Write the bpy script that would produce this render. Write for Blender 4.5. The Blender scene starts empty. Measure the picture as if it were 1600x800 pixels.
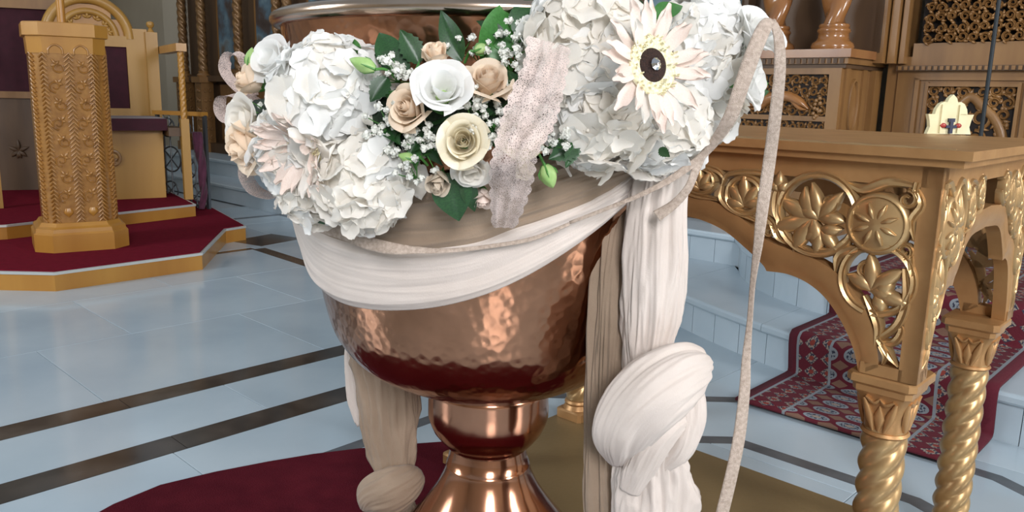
import bpy, bmesh, math, random
from mathutils import Vector, Matrix, noise
from math import sin, cos, pi, radians, sqrt, atan2, exp

scene = bpy.context.scene
COL = scene.collection
random.seed(7)

# ------------------------------------------------------------------ camera
cam_data = bpy.data.cameras.new('camera')
cam = bpy.data.objects.new('camera', cam_data)
COL.objects.link(cam)
cam_data.sensor_width = 36.0
cam_data.lens = 36.0 * 1260.0 / 1600.0
cam_data.clip_start = 0.05
PITCH = math.atan(0.1995)
ROLL = math.atan(0.023)
r0 = Vector((1, 0, 0)); u0 = Vector((0, sin(PITCH), cos(PITCH))); fw = Vector((0, cos(PITCH), -sin(PITCH)))
cr = r0 * cos(ROLL) + u0 * sin(ROLL)
cu = -r0 * sin(ROLL) + u0 * cos(ROLL)
cam.matrix_world = Matrix(((cr.x, cu.x, -fw.x, 0), (cr.y, cu.y, -fw.y, 0), (cr.z, cu.z, -fw.z, 1.0), (0, 0, 0, 1)))
scene.camera = cam

# ------------------------------------------------------------------ world, light, exposure
world = bpy.data.worlds.new('daylight')
scene.world = world
world.use_nodes = True
bg = world.node_tree.nodes['Background']
bg.inputs[0].default_value = (0.80, 0.90, 1.0, 1)
bg.inputs[1].default_value = 0.38
scene.view_settings.view_transform = 'Standard'
scene.view_settings.look = 'None'
scene.view_settings.gamma = 1.0
scene.view_settings.exposure = 0.12

def area_light(name, loc, target, sx, sy, power, color):
    l = bpy.data.lights.new(name, 'AREA')
    l.shape = 'RECTANGLE'; l.size = sx; l.size_y = sy
    l.energy = power; l.color = color
    o = bpy.data.objects.new(name, l)
    COL.objects.link(o)
    o.location = loc
    o.rotation_euler = (Vector(target) - Vector(loc)).to_track_quat('-Z', 'Y').to_euler()
    return o

# daylight entering through the nave windows (behind and beside the camera)
area_light('window_light_rear', (0.7, -3.9, 2.9), (0.2, 1.4, 0.7), 1.3, 2.3, 270, (0.98, 0.97, 1.0))
area_light('window_light_rear_right', (5.7, -1.7, 2.9), (0.2, 1.4, 0.6), 1.3, 2.3, 230, (0.97, 0.98, 1.0))
area_light('window_light_left', (-5.6, 1.2, 3.0), (-0.2, 1.6, 0.7), 1.3, 2.3, 130, (0.86, 0.93, 1.0))
area_light('window_light_right', (5.7, 2.6, 3.0), (0.5, 2.2, 0.4), 1.3, 2.3, 80, (0.86, 0.93, 1.0))

# ------------------------------------------------------------------ helpers
CH = radians(-43.5)                       # the church axis
M_CH = Matrix.Rotation(CH, 4, 'Z')        # local x runs along the altar screen, local y towards the altar
def W(d, n, z=0.0):
    return M_CH @ Vector((d, n, z))

class MB:
    def __init__(self, M=None):
        self.bm = bmesh.new(); self.M = M if M is not None else Matrix()
    def v(self, p):
        return self.bm.verts.new(self.M @ Vector(p))
    def face(self, vs):
        try: return self.bm.faces.new(vs)
        except ValueError: return None
    def box(self, x0, x1, y0, y1, z0, z1):
        c = [self.v((x, y, z)) for z in (z0, z1) for y in (y0, y1) for x in (x0, x1)]
        for f in ((0, 2, 3, 1), (4, 5, 7, 6), (0, 1, 5, 4), (2, 6, 7, 3), (0, 4, 6, 2), (1, 3, 7, 5)):
            self.face([c[i] for i in f])
        return self
    def prism(self, poly, z0, z1, M=None, bevel=0.0):
        M = M or Matrix()
        n = len(poly)
        a = [self.v(M @ Vector((x, y, z0))) for x, y in poly]
        b = [self.v(M @ Vector((x, y, z1))) for x, y in poly]
        self.face(a[::-1]); self.face(b)
        for i in range(n):
            self.face([a[i], a[(i + 1) % n], b[(i + 1) % n], b[i]])
        return self
    def loft(self, rings, cap=True):
        R = [[self.v(p) for p in r] for r in rings]
        n = len(R[0])
        for i in range(len(R) - 1):
            for j in range(n):
                self.face([R[i][j], R[i][(j + 1) % n], R[i + 1][(j + 1) % n], R[i + 1][j]])
        if cap:
            self.face(R[0][::-1]); self.face(R[-1])
        return self
    def grid(self, nu, nv, fn, uv=None):
        V = [[self.v(fn(i / nu, j / nv)) for j in range(nv + 1)] for i in range(nu + 1)]
        lay = self.bm.loops.layers.uv.verify() if uv else None
        for i in range(nu):
            for j in range(nv):
                f = self.face([V[i][j], V[i + 1][j], V[i + 1][j + 1], V[i][j + 1]])
                if uv and f:
                    for l, (a, b) in zip(f.loops, ((i, j), (i + 1, j), (i + 1, j + 1), (i, j + 1))):
                        l[lay].uv = uv(a / nu, b / nv)
        return self
    def lathe(self, prof, seg=32, c=(0, 0, 0), cap=True):
        rings = [[(c[0] + r * cos(2 * pi * k / seg), c[1] + r * sin(2 * pi * k / seg), c[2] + z) for k in range(seg)] for r, z in prof]
        return self.loft(rings, cap)
    def tube(self, pts, rad, seg=8, cap=True):
        pts = [Vector(p) for p in pts]
        if not hasattr(rad, '__len__'): rad = [rad] * len(pts)
        rings = []; up = Vector((0.13, 0.31, 0.94))
        for i, p in enumerate(pts):
            t = (pts[min(i + 1, len(pts) - 1)] - pts[max(i - 1, 0)]).normalized()
            a = t.cross(up)
            if a.length < 1e-4: a = t.cross(Vector((1, 0, 0)))
            a.normalize(); b = t.cross(a).normalized(); up = b.cross(t) if False else up
            rings.append([p + (a * cos(2 * pi * k / seg) + b * sin(2 * pi * k / seg)) * rad[i] for k in range(seg)])
        return self.loft(rings, cap)
    def ball(self, c, r, sub=2, sc=(1, 1, 1)):
        m = Matrix.Translation(self.M @ Vector(c)) @ Matrix.Diagonal((r * sc[0], r * sc[1], r * sc[2], 1))
        bmesh.ops.create_icosphere(self.bm, subdivisions=sub, radius=1, matrix=m)
        return self
    def mesh(self, name, mat, smooth=True, angle=40, recalc=True):
        if recalc: bmesh.ops.recalc_face_normals(self.bm, faces=self.bm.faces)
        me = bpy.data.meshes.new(name)
        self.bm.to_mesh(me); self.bm.free()
        if mat: me.materials.append(mat)
        if smooth:
            me.polygons.foreach_set('use_smooth', [True] * len(me.polygons))
            if angle < 180 and hasattr(me, 'set_sharp_from_angle'):
                me.set_sharp_from_angle(angle=radians(angle))
        return me
    def build(self, name, mat, parent=None, **kw):
        return obj(name, self.mesh(name, mat, **kw), parent)

def obj(name, me, parent=None, M=None):
    o = bpy.data.objects.new(name, me)
    COL.objects.link(o)
    if parent is not None:
        o.parent = parent
        o.matrix_parent_inverse = parent.matrix_world.inverted() if M is None else Matrix()
    if M is not None:
        o.matrix_basis = M
    return o

def tag(o, label=None, cat=None, group=None, kind=None):
    if label: o['label'] = label
    if cat: o['category'] = cat
    if group: o['group'] = group
    if kind: o['kind'] = kind
    return o

def thing(name, label, cat, loc=(0, 0, 0), group=None, M=None):
    o = bpy.data.objects.new(name, None)
    o.empty_display_size = 0.05
    COL.objects.link(o)
    o.matrix_world = M if M is not None else Matrix.Translation(loc)
    return tag(o, label, cat, group)

def struct(name, me, parent=None):
    o = obj(name, me, parent)
    o['kind'] = 'structure'
    return o

def catmull(pts, n):
    P = [Vector(p) for p in pts]
    P = [P[0] * 2 - P[1]] + P + [P[-1] * 2 - P[-2]]
    m = len(P) - 3
    out = []
    for k in range(n + 1):
        t = k / n * m; i = min(int(t), m - 1); t -= i
        a, b, c, d = P[i:i + 4]
        out.append(0.5 * ((2 * b) + (c - a) * t + (2 * a - 5 * b + 4 * c - d) * t * t + (3 * b - a - 3 * c + d) * t ** 3))
    return out

def cat1(vals, n):
    return [p.x for p in catmull([(v, 0, 0) for v in vals], n)]

def lerp(a, b, t): return a + (b - a) * t

# carved relief: a stroke follows a 2-D path in a panel plane; fm maps (s, t, height) to space
def stroke(mb, fm, pts, w, h, n=None, back=0.6, groove=0.0):
    n = n or max(4, (len(pts) - 1) * 4)
    if len(pts) > 2: P = catmull([(p[0], p[1], 0) for p in pts], n)
    else: P = [Vector((lerp(pts[0][0], pts[1][0], k / n), lerp(pts[0][1], pts[1][1], k / n), 0)) for k in range(n + 1)]
    ws = cat1(w, n) if hasattr(w, '__len__') else [w] * (n + 1)
    rings = []
    for i, p in enumerate(P):
        t = P[min(i + 1, n)] - P[max(i - 1, 0)]
        if t.length < 1e-9: t = Vector((1, 0, 0))
        t.normalize(); q = Vector((-t.y, t.x, 0)); ww = max(ws[i], 0.0004)
        hh = h * (0.35 + 0.65 * min(1.0, ww / max(max(ws), 1e-6)))
        sec = ((-1, -back * h), (-1, hh * 0.45), (-0.6, hh), (0, hh * (1.0 - groove) + (0.12 * hh if groove == 0 else 0)), (0.6, hh), (1, hh * 0.45), (1, -back * h))
        rings.append([fm(p.x + q.x * a * ww, p.y + q.y * a * ww, b) for a, b in sec])
    mb.loft(rings)

def arc(cx, cy, r, a0, a1, n=12, r1=None):
    r1 = r if r1 is None else r1
    return [(cx + lerp(r, r1, k / n) * cos(radians(lerp(a0, a1, k / n))), cy + lerp(r, r1, k / n) * sin(radians(lerp(a0, a1, k / n)))) for k in range(n + 1)]

def palmette(mb, fm, cx, cy, ang, size, lobes=5, spread=150, h=0.012, fat=0.17):
    for k in range(lobes):
        a = ang + (k / (lobes - 1) - 0.5) * spread
        L = size * (1.0 - 0.35 * abs(k / (lobes - 1) - 0.5) * 2)
        bend = (k / (lobes - 1) - 0.5) * 30
        pts = [(cx, cy)]
        for t in (0.35, 0.7, 1.0):
            aa = radians(a + bend * t)
            pts.append((cx + L * t * cos(aa), cy + L * t * sin(aa)))
        stroke(mb, fm, pts, [size * 0.05, size * fat, size * fat * 0.8, 0.0006], h, n=8)

def ptcurl(mb, fm, cx, cy, r, a0, turns, w, h, tail=None):
    n = int(14 * abs(turns)) + 4
    pts = []
    for k in range(n + 1):
        t = k / n
        rr = r * (1 - 0.72 * t); a = radians(a0 + 360 * turns * t)
        pts.append((cx + rr * cos(a), cy + rr * sin(a)))
    if tail: pts = list(tail) + pts
    stroke(mb, fm, pts, [w * 0.9, w, w * 0.8, w * 0.6], h, n=len(pts) * 2, groove=0.35)

# ------------------------------------------------------------------ materials
MATS = {}
def nodes_mat(name):
    m = bpy.data.materials.new(name); m.use_nodes = True
    nt = m.node_tree
    return m, nt, nt.nodes['Principled BSDF']

def mat(name, col, rough=0.5, metal=0.0, col2=None, scale=8.0, stretch=None, bump=0.0, bscale=40.0, sub=0.0, coat=0.0, sheen=0.0, spec=0.5, rand=0.0, detail=4, trans=0.0):
    m, nt, p = nodes_mat(name)
    p.inputs['Roughness'].default_value = rough
    p.inputs['Metallic'].default_value = metal
    p.inputs['Specular IOR Level'].default_value = spec
    if coat: p.inputs['Coat Weight'].default_value = coat; p.inputs['Coat Roughness'].default_value = 0.15
    if sheen: p.inputs['Sheen Weight'].default_value = sheen
    if sub:
        p.inputs['Subsurface Weight'].default_value = sub
        p.inputs['Subsurface Radius'].default_value = (0.01, 0.008, 0.006)
        p.inputs['Subsurface Scale'].default_value = 0.5
    tc = nt.nodes.new('ShaderNodeTexCoord')
    mp = nt.nodes.new('ShaderNodeMapping'); nt.links.new(tc.outputs['Object'], mp.inputs[0])
    if stretch: mp.inputs['Scale'].default_value = stretch
    c = None
    if col2 is not None:
        nz = nt.nodes.new('ShaderNodeTexNoise'); nz.inputs['Scale'].default_value = scale; nz.inputs['Detail'].default_value = detail
        nt.links.new(mp.outputs[0], nz.inputs[0])
        rp = nt.nodes.new('ShaderNodeValToRGB')
        rp.color_ramp.elements[0].position = 0.3; rp.color_ramp.elements[1].position = 0.7
        rp.color_ramp.elements[0].color = (*col, 1); rp.color_ramp.elements[1].color = (*col2, 1)
        nt.links.new(nz.outputs[0], rp.inputs[0]); c = rp.outputs[0]
    if rand:
        oi = nt.nodes.new('ShaderNodeObjectInfo')
        mr = nt.nodes.new('ShaderNodeMapRange'); mr.inputs[3].default_value = 1 - rand; mr.inputs[4].default_value = 1 + rand
        nt.links.new(oi.outputs['Random'], mr.inputs[0])
        hv = nt.nodes.new('ShaderNodeHueSaturation'); nt.links.new(mr.outputs[0], hv.inputs['Value'])
        if c is not None: nt.links.new(c, hv.inputs['Color'])
        else: hv.inputs['Color'].default_value = (*col, 1)
        c = hv.outputs[0]
    if c is not None: nt.links.new(c, p.inputs['Base Color'])
    else: p.inputs['Base Color'].default_value = (*col, 1)
    if bump:
        nb = nt.nodes.new('ShaderNodeTexNoise'); nb.inputs['Scale'].default_value = bscale; nb.inputs['Detail'].default_value = 3
        nt.links.new(mp.outputs[0], nb.inputs[0])
        b = nt.nodes.new('ShaderNodeBump'); b.inputs['Strength'].default_value = bump; b.inputs['Distance'].default_value = 0.01
        nt.links.new(nb.outputs[0], b.inputs['Height']); nt.links.new(b.outputs[0], p.inputs['Normal'])
    if trans:
        out = nt.nodes['Material Output']
        tl = nt.nodes.new('ShaderNodeBsdfTranslucent')
        if c is not None: nt.links.new(c, tl.inputs[0])
        else: tl.inputs[0].default_value = (*col, 1)
        mx = nt.nodes.new('ShaderNodeMixShader'); mx.inputs[0].default_value = trans
        nt.links.new(p.outputs[0], mx.inputs[1]); nt.links.new(tl.outputs[0], mx.inputs[2]); nt.links.new(mx.outputs[0], out.inputs[0])
    MATS[name] = m
    return m

marble = mat('white_marble', (0.37, 0.455, 0.515), 0.13, 0, (0.46, 0.54, 0.59), 2.2, rand=0.05, spec=0.5, detail=8)
marble_step = mat('step_marble', (0.42, 0.51, 0.57), 0.3, 0, (0.51, 0.59, 0.645), 3.0, rand=0.04, detail=8)
marble_dark = mat('dark_marble', (0.030, 0.024, 0.020), 0.15, 0, (0.085, 0.068, 0.055), 9.0, detail=10, rand=0.2)
marble_grey = mat('grey_marble', (0.07, 0.08, 0.09), 0.18, 0, (0.13, 0.14, 0.15), 9.0, detail=8)
grout = mat('grout', (0.35, 0.38, 0.40), 0.8)
plaster = mat('cream_plaster', (0.50, 0.44, 0.34), 0.85, 0, (0.56, 0.50, 0.40), 1.5)
wood_y = mat('honey_wood', (0.37, 0.158, 0.024), 0.33, 0, (0.48, 0.235, 0.042), 5.0, (1, 1, 0.12), coat=0.2, detail=8)
wood_yl = mat('pale_honey_wood', (0.37, 0.185, 0.034), 0.4, 0, (0.46, 0.245, 0.050), 5.0, (1, 1, 0.12), coat=0.15, detail=8)
wood_c = mat('carved_honey_wood', (0.27, 0.118, 0.026), 0.24, 0.0, (0.40, 0.19, 0.045), 30.0, coat=0.5, detail=4)
wood_d = mat('walnut_carving', (0.20, 0.096, 0.030), 0.42, 0, (0.30, 0.152, 0.050), 10.0, (1, 1, 0.2), coat=0.15)
wood_dark = mat('dark_walnut', (0.075, 0.040, 0.020), 0.5, 0, (0.12, 0.065, 0.03), 8.0, (1, 1, 0.2))
wood_red = mat('polished_walnut', (0.26, 0.10, 0.03), 0.22, 0, (0.36, 0.16, 0.05), 8.0, (1, 1, 0.2), coat=0.5)
gilt = mat('gilded_walnut', (0.16, 0.080, 0.030), 0.3, 0.3, (0.28, 0.155, 0.06), 12.0)
shade_black = mat('painted_recess_shade', (0.018, 0.013, 0.011), 0.9)  # near-black colour painting in the shade behind openwork carving
gold = mat('bronze_gold_paint', (0.39, 0.205, 0.080), 0.42, 0.5, (0.49, 0.275, 0.112), 14.0, bump=0.08, bscale=60)
gold_hi = mat('bright_gold_paint', (0.40, 0.245, 0.11), 0.33, 0.6, (0.52, 0.345, 0.16), 20.0)
gold_board = mat('gold_board', (0.185, 0.125, 0.055), 0.5, 0.25, (0.24, 0.165, 0.075), 3.0, bump=0.1, bscale=80)
red_carpet = mat('crimson_carpet', (0.125, 0.004, 0.014), 0.95, 0, (0.165, 0.006, 0.019), 30.0, bump=0.4, bscale=400, spec=0.1)
rug_red = mat('maroon_rug', (0.065, 0.004, 0.010), 0.95, 0, (0.090, 0.007, 0.014), 14.0, bump=0.4, bscale=300, spec=0.1)
velvet = mat('maroon_velvet', (0.035, 0.004, 0.010), 0.9, 0, (0.05, 0.006, 0.014), 20.0, sheen=0.15)
purple = mat('purple_velvet', (0.060, 0.012, 0.030), 0.9, 0, (0.10, 0.022, 0.05), 20.0, sheen=0.2)
nosing = mat('aluminium_nosing', (0.62, 0.64, 0.62), 0.4, 0.5)
iron = mat('grey_iron', (0.16, 0.17, 0.18), 0.35, 0.8)
cordm = mat('black_cord', (0.012, 0.018, 0.022), 0.6)
cream_paint = mat('cream_plaque', (0.66, 0.60, 0.36), 0.5, 0.1, (0.74, 0.68, 0.44), 30)
blue_e = mat('blue_enamel', (0.03, 0.035, 0.07), 0.3)
red_e = mat('red_enamel', (0.35, 0.035, 0.025), 0.3)
white_cloth = mat('white_muslin', (0.62, 0.535, 0.475), 0.9, 0, (0.69, 0.605, 0.545), 12, bump=0.12, bscale=500, sheen=0.15, trans=0.12)
beige_cloth = mat('beige_muslin', (0.265, 0.19, 0.13), 0.9, 0, (0.35, 0.255, 0.18), 12, bump=0.15, bscale=500, sheen=0.15, trans=0.08)
burlap = mat('burlap_ribbon', (0.40, 0.31, 0.245), 0.95, 0, (0.60, 0.49, 0.41), 220, bump=0.5, bscale=900)
petal_w = mat('white_petal', (0.90, 0.90, 0.87), 0.6, 0, (0.93, 0.92, 0.90), 30, sheen=0.1, trans=0.40, rand=0.03)
petal_i = mat('ivory_petal', (0.90, 0.85, 0.77), 0.6, 0, (0.92, 0.89, 0.83), 30, sheen=0.1, trans=0.40, rand=0.03)
petal_p = mat('peach_petal', (0.86, 0.67, 0.49), 0.6, 0, (0.90, 0.77, 0.62), 40, trans=0.22, rand=0.06)
petal_c = mat('cream_petal', (0.88, 0.78, 0.56), 0.6, 0, (0.91, 0.85, 0.70), 40, trans=0.22, rand=0.05)
petal_b = mat('blush_petal', (0.80, 0.65, 0.565), 0.6, 0, (0.86, 0.745, 0.67), 40, trans=0.22, rand=0.05)
petal_f = mat('faded_petal', (0.62, 0.52, 0.40), 0.7, 0, (0.74, 0.64, 0.52), 40, trans=0.2, rand=0.05)
leafm = mat('dark_green_leaf', (0.012, 0.045, 0.014), 0.38, 0, (0.025, 0.085, 0.022), 30, rand=0.3, trans=0.08)
leafl = mat('mid_green_leaf', (0.035, 0.14, 0.025), 0.4, 0, (0.06, 0.21, 0.045), 30, rand=0.2, trans=0.15)
budm = mat('pale_green_bud', (0.28, 0.48, 0.14), 0.5, 0, (0.46, 0.62, 0.26), 60, trans=0.15)
stemm = mat('green_stem', (0.05, 0.18, 0.03), 0.5, 0, (0.08, 0.25, 0.05), 40)
foamm = mat('wet_floral_foam', (0.010, 0.022, 0.010), 0.9, 0, (0.02, 0.04, 0.018), 60, bump=0.8, bscale=120)
gyp = mat('gypsophila_white', (0.80, 0.80, 0.72), 0.7, 0, (0.88, 0.88, 0.84), 300, trans=0.2)
disc_dark = mat('gerbera_disc', (0.035, 0.015, 0.012), 0.8, 0, (0.08, 0.03, 0.02), 400, bump=1.0, bscale=900)
disc_ring = mat('gerbera_ring', (0.66, 0.58, 0.32), 0.8, 0, (0.92, 0.88, 0.66), 350, bump=0.3, bscale=700)
gem = mat('crystal_pin', (0.75, 0.75, 0.78), 0.08, 1.0)
rim_metal = mat('tinned_rim', (0.44, 0.33, 0.25), 0.2, 1.0, (0.58, 0.46, 0.37), 12)

# hammered copper: dimples come from a cell bump, tarnish from noise
copper, nt, pb = nodes_mat('hammered_copper')
pb.inputs['Metallic'].default_value = 1.0
tc = nt.nodes.new('ShaderNodeTexCoord')
nz = nt.nodes.new('ShaderNodeTexNoise'); nz.inputs['Scale'].default_value = 7; nz.inputs['Detail'].default_value = 6
nt.links.new(tc.outputs['Object'], nz.inputs[0])
rp = nt.nodes.new('ShaderNodeValToRGB')
rp.color_ramp.elements[0].position = 0.32; rp.color_ramp.elements[1].position = 0.68
rp.color_ramp.elements[0].color = (0.27, 0.125, 0.068, 1); rp.color_ramp.elements[1].color = (0.50, 0.245, 0.145, 1)
nt.links.new(nz.outputs[0], rp.inputs[0]); nt.links.new(rp.outputs[0], pb.inputs['Base Color'])
mr = nt.nodes.new('ShaderNodeMapRange'); mr.inputs[3].default_value = 0.13; mr.inputs[4].default_value = 0.24
nt.links.new(nz.outputs[0], mr.inputs[0]); nt.links.new(mr.outputs[0], pb.inputs['Roughness'])
vo = nt.nodes.new('ShaderNodeTexVoronoi'); vo.inputs['Scale'].default_value = 68; vo.feature = 'SMOOTH_F1'
vo.inputs['Smoothness'].default_value = 0.4
nt.links.new(tc.outputs['Object'], vo.inputs[0])
bp = nt.nodes.new('ShaderNodeBump'); bp.inputs['Strength'].default_value = 0.22; bp.inputs['Distance'].default_value = 0.004
nt.links.new(vo.outputs['Distance'], bp.inputs['Height']); nt.links.new(bp.outputs[0], pb.inputs['Normal'])
copper_s = mat('smooth_copper', (0.34, 0.155, 0.088), 0.15, 1.0, (0.48, 0.235, 0.145), 6)

# lace: threads and holes
lace, nt, pb = nodes_mat('blush_lace')
pb.inputs['Base Color'].default_value = (0.68, 0.56, 0.51, 1); pb.inputs['Roughness'].default_value = 0.9
tc = nt.nodes.new('ShaderNodeTexCoord')
vo = nt.nodes.new('ShaderNodeTexVoronoi'); vo.feature = 'DISTANCE_TO_EDGE'; vo.inputs['Scale'].default_value = 430
nt.links.new(tc.outputs['Object'], vo.inputs[0])
n2 = nt.nodes.new('ShaderNodeTexNoise'); n2.inputs['Scale'].default_value = 45; n2.inputs['Detail'].default_value = 2
nt.links.new(tc.outputs['Object'], n2.inputs[0])
m1 = nt.nodes.new('ShaderNodeMapRange'); m1.inputs[1].default_value = 0.05; m1.inputs[2].default_value = 0.30; m1.inputs[3].default_value = 0.88; m1.inputs[4].default_value = 0.30
nt.links.new(vo.outputs[0], m1.inputs[0])
m2 = nt.nodes.new('ShaderNodeMapRange'); m2.inputs[1].default_value = 0.35; m2.inputs[2].default_value = 0.65; m2.inputs[3].default_value = -0.15; m2.inputs[4].default_value = 0.25
nt.links.new(n2.outputs[0], m2.inputs[0])
ad = nt.nodes.new('ShaderNodeMath'); ad.operation = 'ADD'; ad.use_clamp = True
nt.links.new(m1.outputs[0], ad.inputs[0]); nt.links.new(m2.outputs[0], ad.inputs[1])
nt.links.new(ad.outputs[0], pb.inputs['Alpha'])

# painted icon boards: abstract fields of blue, brown and gold
icon, nt, pb = nodes_mat('painted_icon_board')
pb.inputs['Roughness'].default_value = 0.45
tc = nt.nodes.new('ShaderNodeTexCoord')
nz = nt.nodes.new('ShaderNodeTexNoise'); nz.inputs['Scale'].default_value = 3.2; nz.inputs['Detail'].default_value = 6
nt.links.new(tc.outputs['Object'], nz.inputs[0])
rp = nt.nodes.new('ShaderNodeValToRGB')
rp.color_ramp.elements[0].position = 0.30; rp.color_ramp.elements[0].color = (0.035, 0.022, 0.018, 1)
rp.color_ramp.elements[1].position = 0.75; rp.color_ramp.elements[1].color = (0.13, 0.075, 0.03, 1)
for ps, cc in ((0.44, (0.075, 0.055, 0.05, 1)), (0.53, (0.10, 0.17, 0.22, 1)), (0.60, (0.17, 0.25, 0.29, 1))):
    e = rp.color_ramp.elements.new(ps); e.color = cc
nt.links.new(nz.outputs[0], rp.inputs[0]); nt.links.new(rp.outputs[0], pb.inputs['Base Color'])

# oriental runner: rows of pale medallions on maroon, patterned side borders (flat woven print)
runner_mat, nt, pb = nodes_mat('oriental_runner')
pb.inputs['Roughness'].default_value = 0.95
uvn = nt.nodes.new('ShaderNodeUVMap')
sx = nt.nodes.new('ShaderNodeSeparateXYZ'); nt.links.new(uvn.outputs[0], sx.inputs[0])
def mth(op, a, b=None, c=None):
    m = nt.nodes.new('ShaderNodeMath'); m.operation = op
    for k, q in enumerate((a, b, c)):
        if q is None: continue
        if isinstance(q, (int, float)): m.inputs[k].default_value = q
        else: nt.links.new(q, m.inputs[k])
    return m.outputs[0]
def mixc(f, a, b):
    m = nt.nodes.new('ShaderNodeMix'); m.data_type = 'RGBA'
    nt.links.new(f, m.inputs[0])
    for k, q in ((6, a), (7, b)):
        if isinstance(q, tuple): m.inputs[k].default_value = (*q, 1)
        else: nt.links.new(q, m.inputs[k])
    return m.outputs[2]
U = sx.outputs[0]; V = sx.outputs[1]           # metres across and along
def cellv(x, size, off=0.0):
    return mth('SUBTRACT', mth('FRACT', mth('ADD', mth('DIVIDE', x, size), off)), 0.5)
def blob(px_, py_, sx_, sy_, offx, offy, rx, ry):
    a = mth('DIVIDE', cellv(px_, sx_, offx), rx); b = mth('DIVIDE', cellv(py_, sy_, offy), ry)
    return mth('ADD', mth('MULTIPLY', a, a), mth('MULTIPLY', b, b))
def dia(px_, py_, sx_, sy_, offx, offy, rx, ry):
    return mth('ADD', mth('DIVIDE', mth('ABSOLUTE', cellv(px_, sx_, offx)), rx), mth('DIVIDE', mth('ABSOLUTE', cellv(py_, sy_, offy)), ry))
nz = nt.nodes.new('ShaderNodeTexNoise'); nz.inputs['Scale'].default_value = 130; nt.links.new(uvn.outputs[0], nz.inputs[0])
red = (0.095, 0.005, 0.014); cream = (0.26, 0.20, 0.16); blue = (0.025, 0.028, 0.05); grey = (0.20, 0.22, 0.24)
field = mixc(mth('LESS_THAN', dia(U, V, 0.105, 0.075, 0.5, 0.5, 0.30, 0.26), 1.0), red, (0.17, 0.09, 0.06))
g = blob(U, V, 0.105, 0.075, 0.0, 0.0, 0.40, 0.33)
field = mixc(mth('LESS_THAN', g, 1.0), field, grey)
field = mixc(mth('LESS_THAN', g, 0.62), field, mixc(mth('GREATER_THAN', nz.outputs[0], 0.5), blue, grey))
field = mixc(mth('LESS_THAN', g, 0.12), field, cream)
E_ = mth('MINIMUM', U, mth('SUBTRACT', 0.70, U))
bord = mixc(mth('LESS_THAN', dia(E_, V, 0.065, 0.055, 0.0, 0.0, 0.45, 0.46), 1.0), red, mixc(mth('GREATER_THAN', nz.outputs[0], 0.5), cream, blue))
bord = mixc(mth('LESS_THAN', blob(E_, V, 0.065, 0.055, 0.0, 0.0, 0.16, 0.16), 1.0), bord, (0.20, 0.03, 0.02))
c = mixc(mth('LESS_THAN', E_, 0.17), field, bord)
for lo, hi in ((0.165, 0.175), (0.035, 0.045)):
    c = mixc(mth('MULTIPLY', mth('GREATER_THAN', E_, lo), mth('LESS_THAN', E_, hi)), c, grey)
c = mixc(mth('LESS_THAN', E_, 0.035), c, (0.085, 0.004, 0.013))
nt.links.new(c, pb.inputs['Base Color'])
bn = nt.nodes.new('ShaderNodeBump'); bn.inputs['Strength'].default_value = 0.3; bn.inputs['Distance'].default_value = 0.004
nt.links.new(nz.outputs[0], bn.inputs['Height']); nt.links.new(bn.outputs[0], pb.inputs['Normal'])

# ================================================================== SETTING
# floor: bed of grout with separate marble slabs and dark inlay strips
floor = struct('floor', MB().box(-9, 7, -5, 12.0, -0.08, -0.012).mesh('floor', grout, smooth=False))
T1 = radians(46.0)
M_FL = Matrix.Rotation(T1, 4, 'Z')        # local x runs along the inlay strips
inlay_b = [(2.535, 2.640), (2.128, 2.240)]
rows = [(-3.0, -2.2), (-2.2, -1.4), (-1.4, -0.7), (-0.7, 0.0), (0.0, 0.7), (0.7, 1.4), (1.4, 2.128), (2.24, 2.535), (2.64, 3.34), (3.34, 4.04), (4.04, 4.75), (4.75, 5.6), (5.6, 6.5)]
tile_cache = {}
for ri, (b0, b1) in enumerate(rows):
    L = 0.82
    a = -3.4 + (0.41 if ri % 2 else 0.06) + 0.1
    while a < 6.2:
        c = M_FL @ Vector((a + L / 2, (b0 + b1) / 2, 0))
        n_ = c.x * sin(-CH) + c.y * cos(CH)
        if c.y > -0.6 and abs(c.x) < max(1.9, 0.85 * c.y + 0.8) and n_ < 4.1 and c.y < 8.2:
            key = round(b1 - b0, 3)
            if key not in tile_cache:
                g_ = 0.0012; h_ = (b1 - b0) / 2
                mb = MB()
                z1 = 0.0; bev = 0.0012
                lo = [(-L / 2 + g_, -h_ + g_), (L / 2 - g_, -h_ + g_), (L / 2 - g_, h_ - g_), (-L / 2 + g_, h_ - g_)]
                hi = [(x - math.copysign(bev, x), y - math.copysign(bev, y)) for x, y in lo]
                mb.loft([[(x, y, -0.012) for x, y in lo], [(x, y, -0.0008) for x, y in lo], [(x, y, 0) for x, y in hi]])
                tile_cache[key] = mb.mesh('marble_tile', marble, smooth=False)
            obj('marble_tile', tile_cache[key], floor, M=M_FL @ Matrix.Translation((a + L / 2, (b0 + b1) / 2, 0)))
        a += L
def inlay(name, pts, w, m, z=0.0008):
    mb = MB()
    P = [Vector((x, y, 0)) for x, y in pts]
    rings = []
    for i, p in enumerate(P):
        t0 = (P[i] - P[i - 1]).normalized() if i else (P[1] - P[0]).normalized()
        t1 = (P[i + 1] - P[i]).normalized() if i < len(P) - 1 else t0
        q = Vector((-(t0 + t1).y, (t0 + t1).x, 0)).normalized()
        k = 1 / max(0.3, q.dot(Vector((-t0.y, t0.x, 0))))
        rings.append([p + q * w / 2 * k + Vector((0, 0, -0.012)), p - q * w / 2 * k + Vector((0, 0, -0.012)), p - q * w / 2 * k + Vector((0, 0, z)), p + q * w / 2 * k + Vector((0, 0, z))])
    mb.loft(rings)
    return mb.build(name, m, floor, smooth=False)
def fl(a, b):
    p = M_FL @ Vector((a, b, 0)); return (p.x, p.y)
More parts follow.
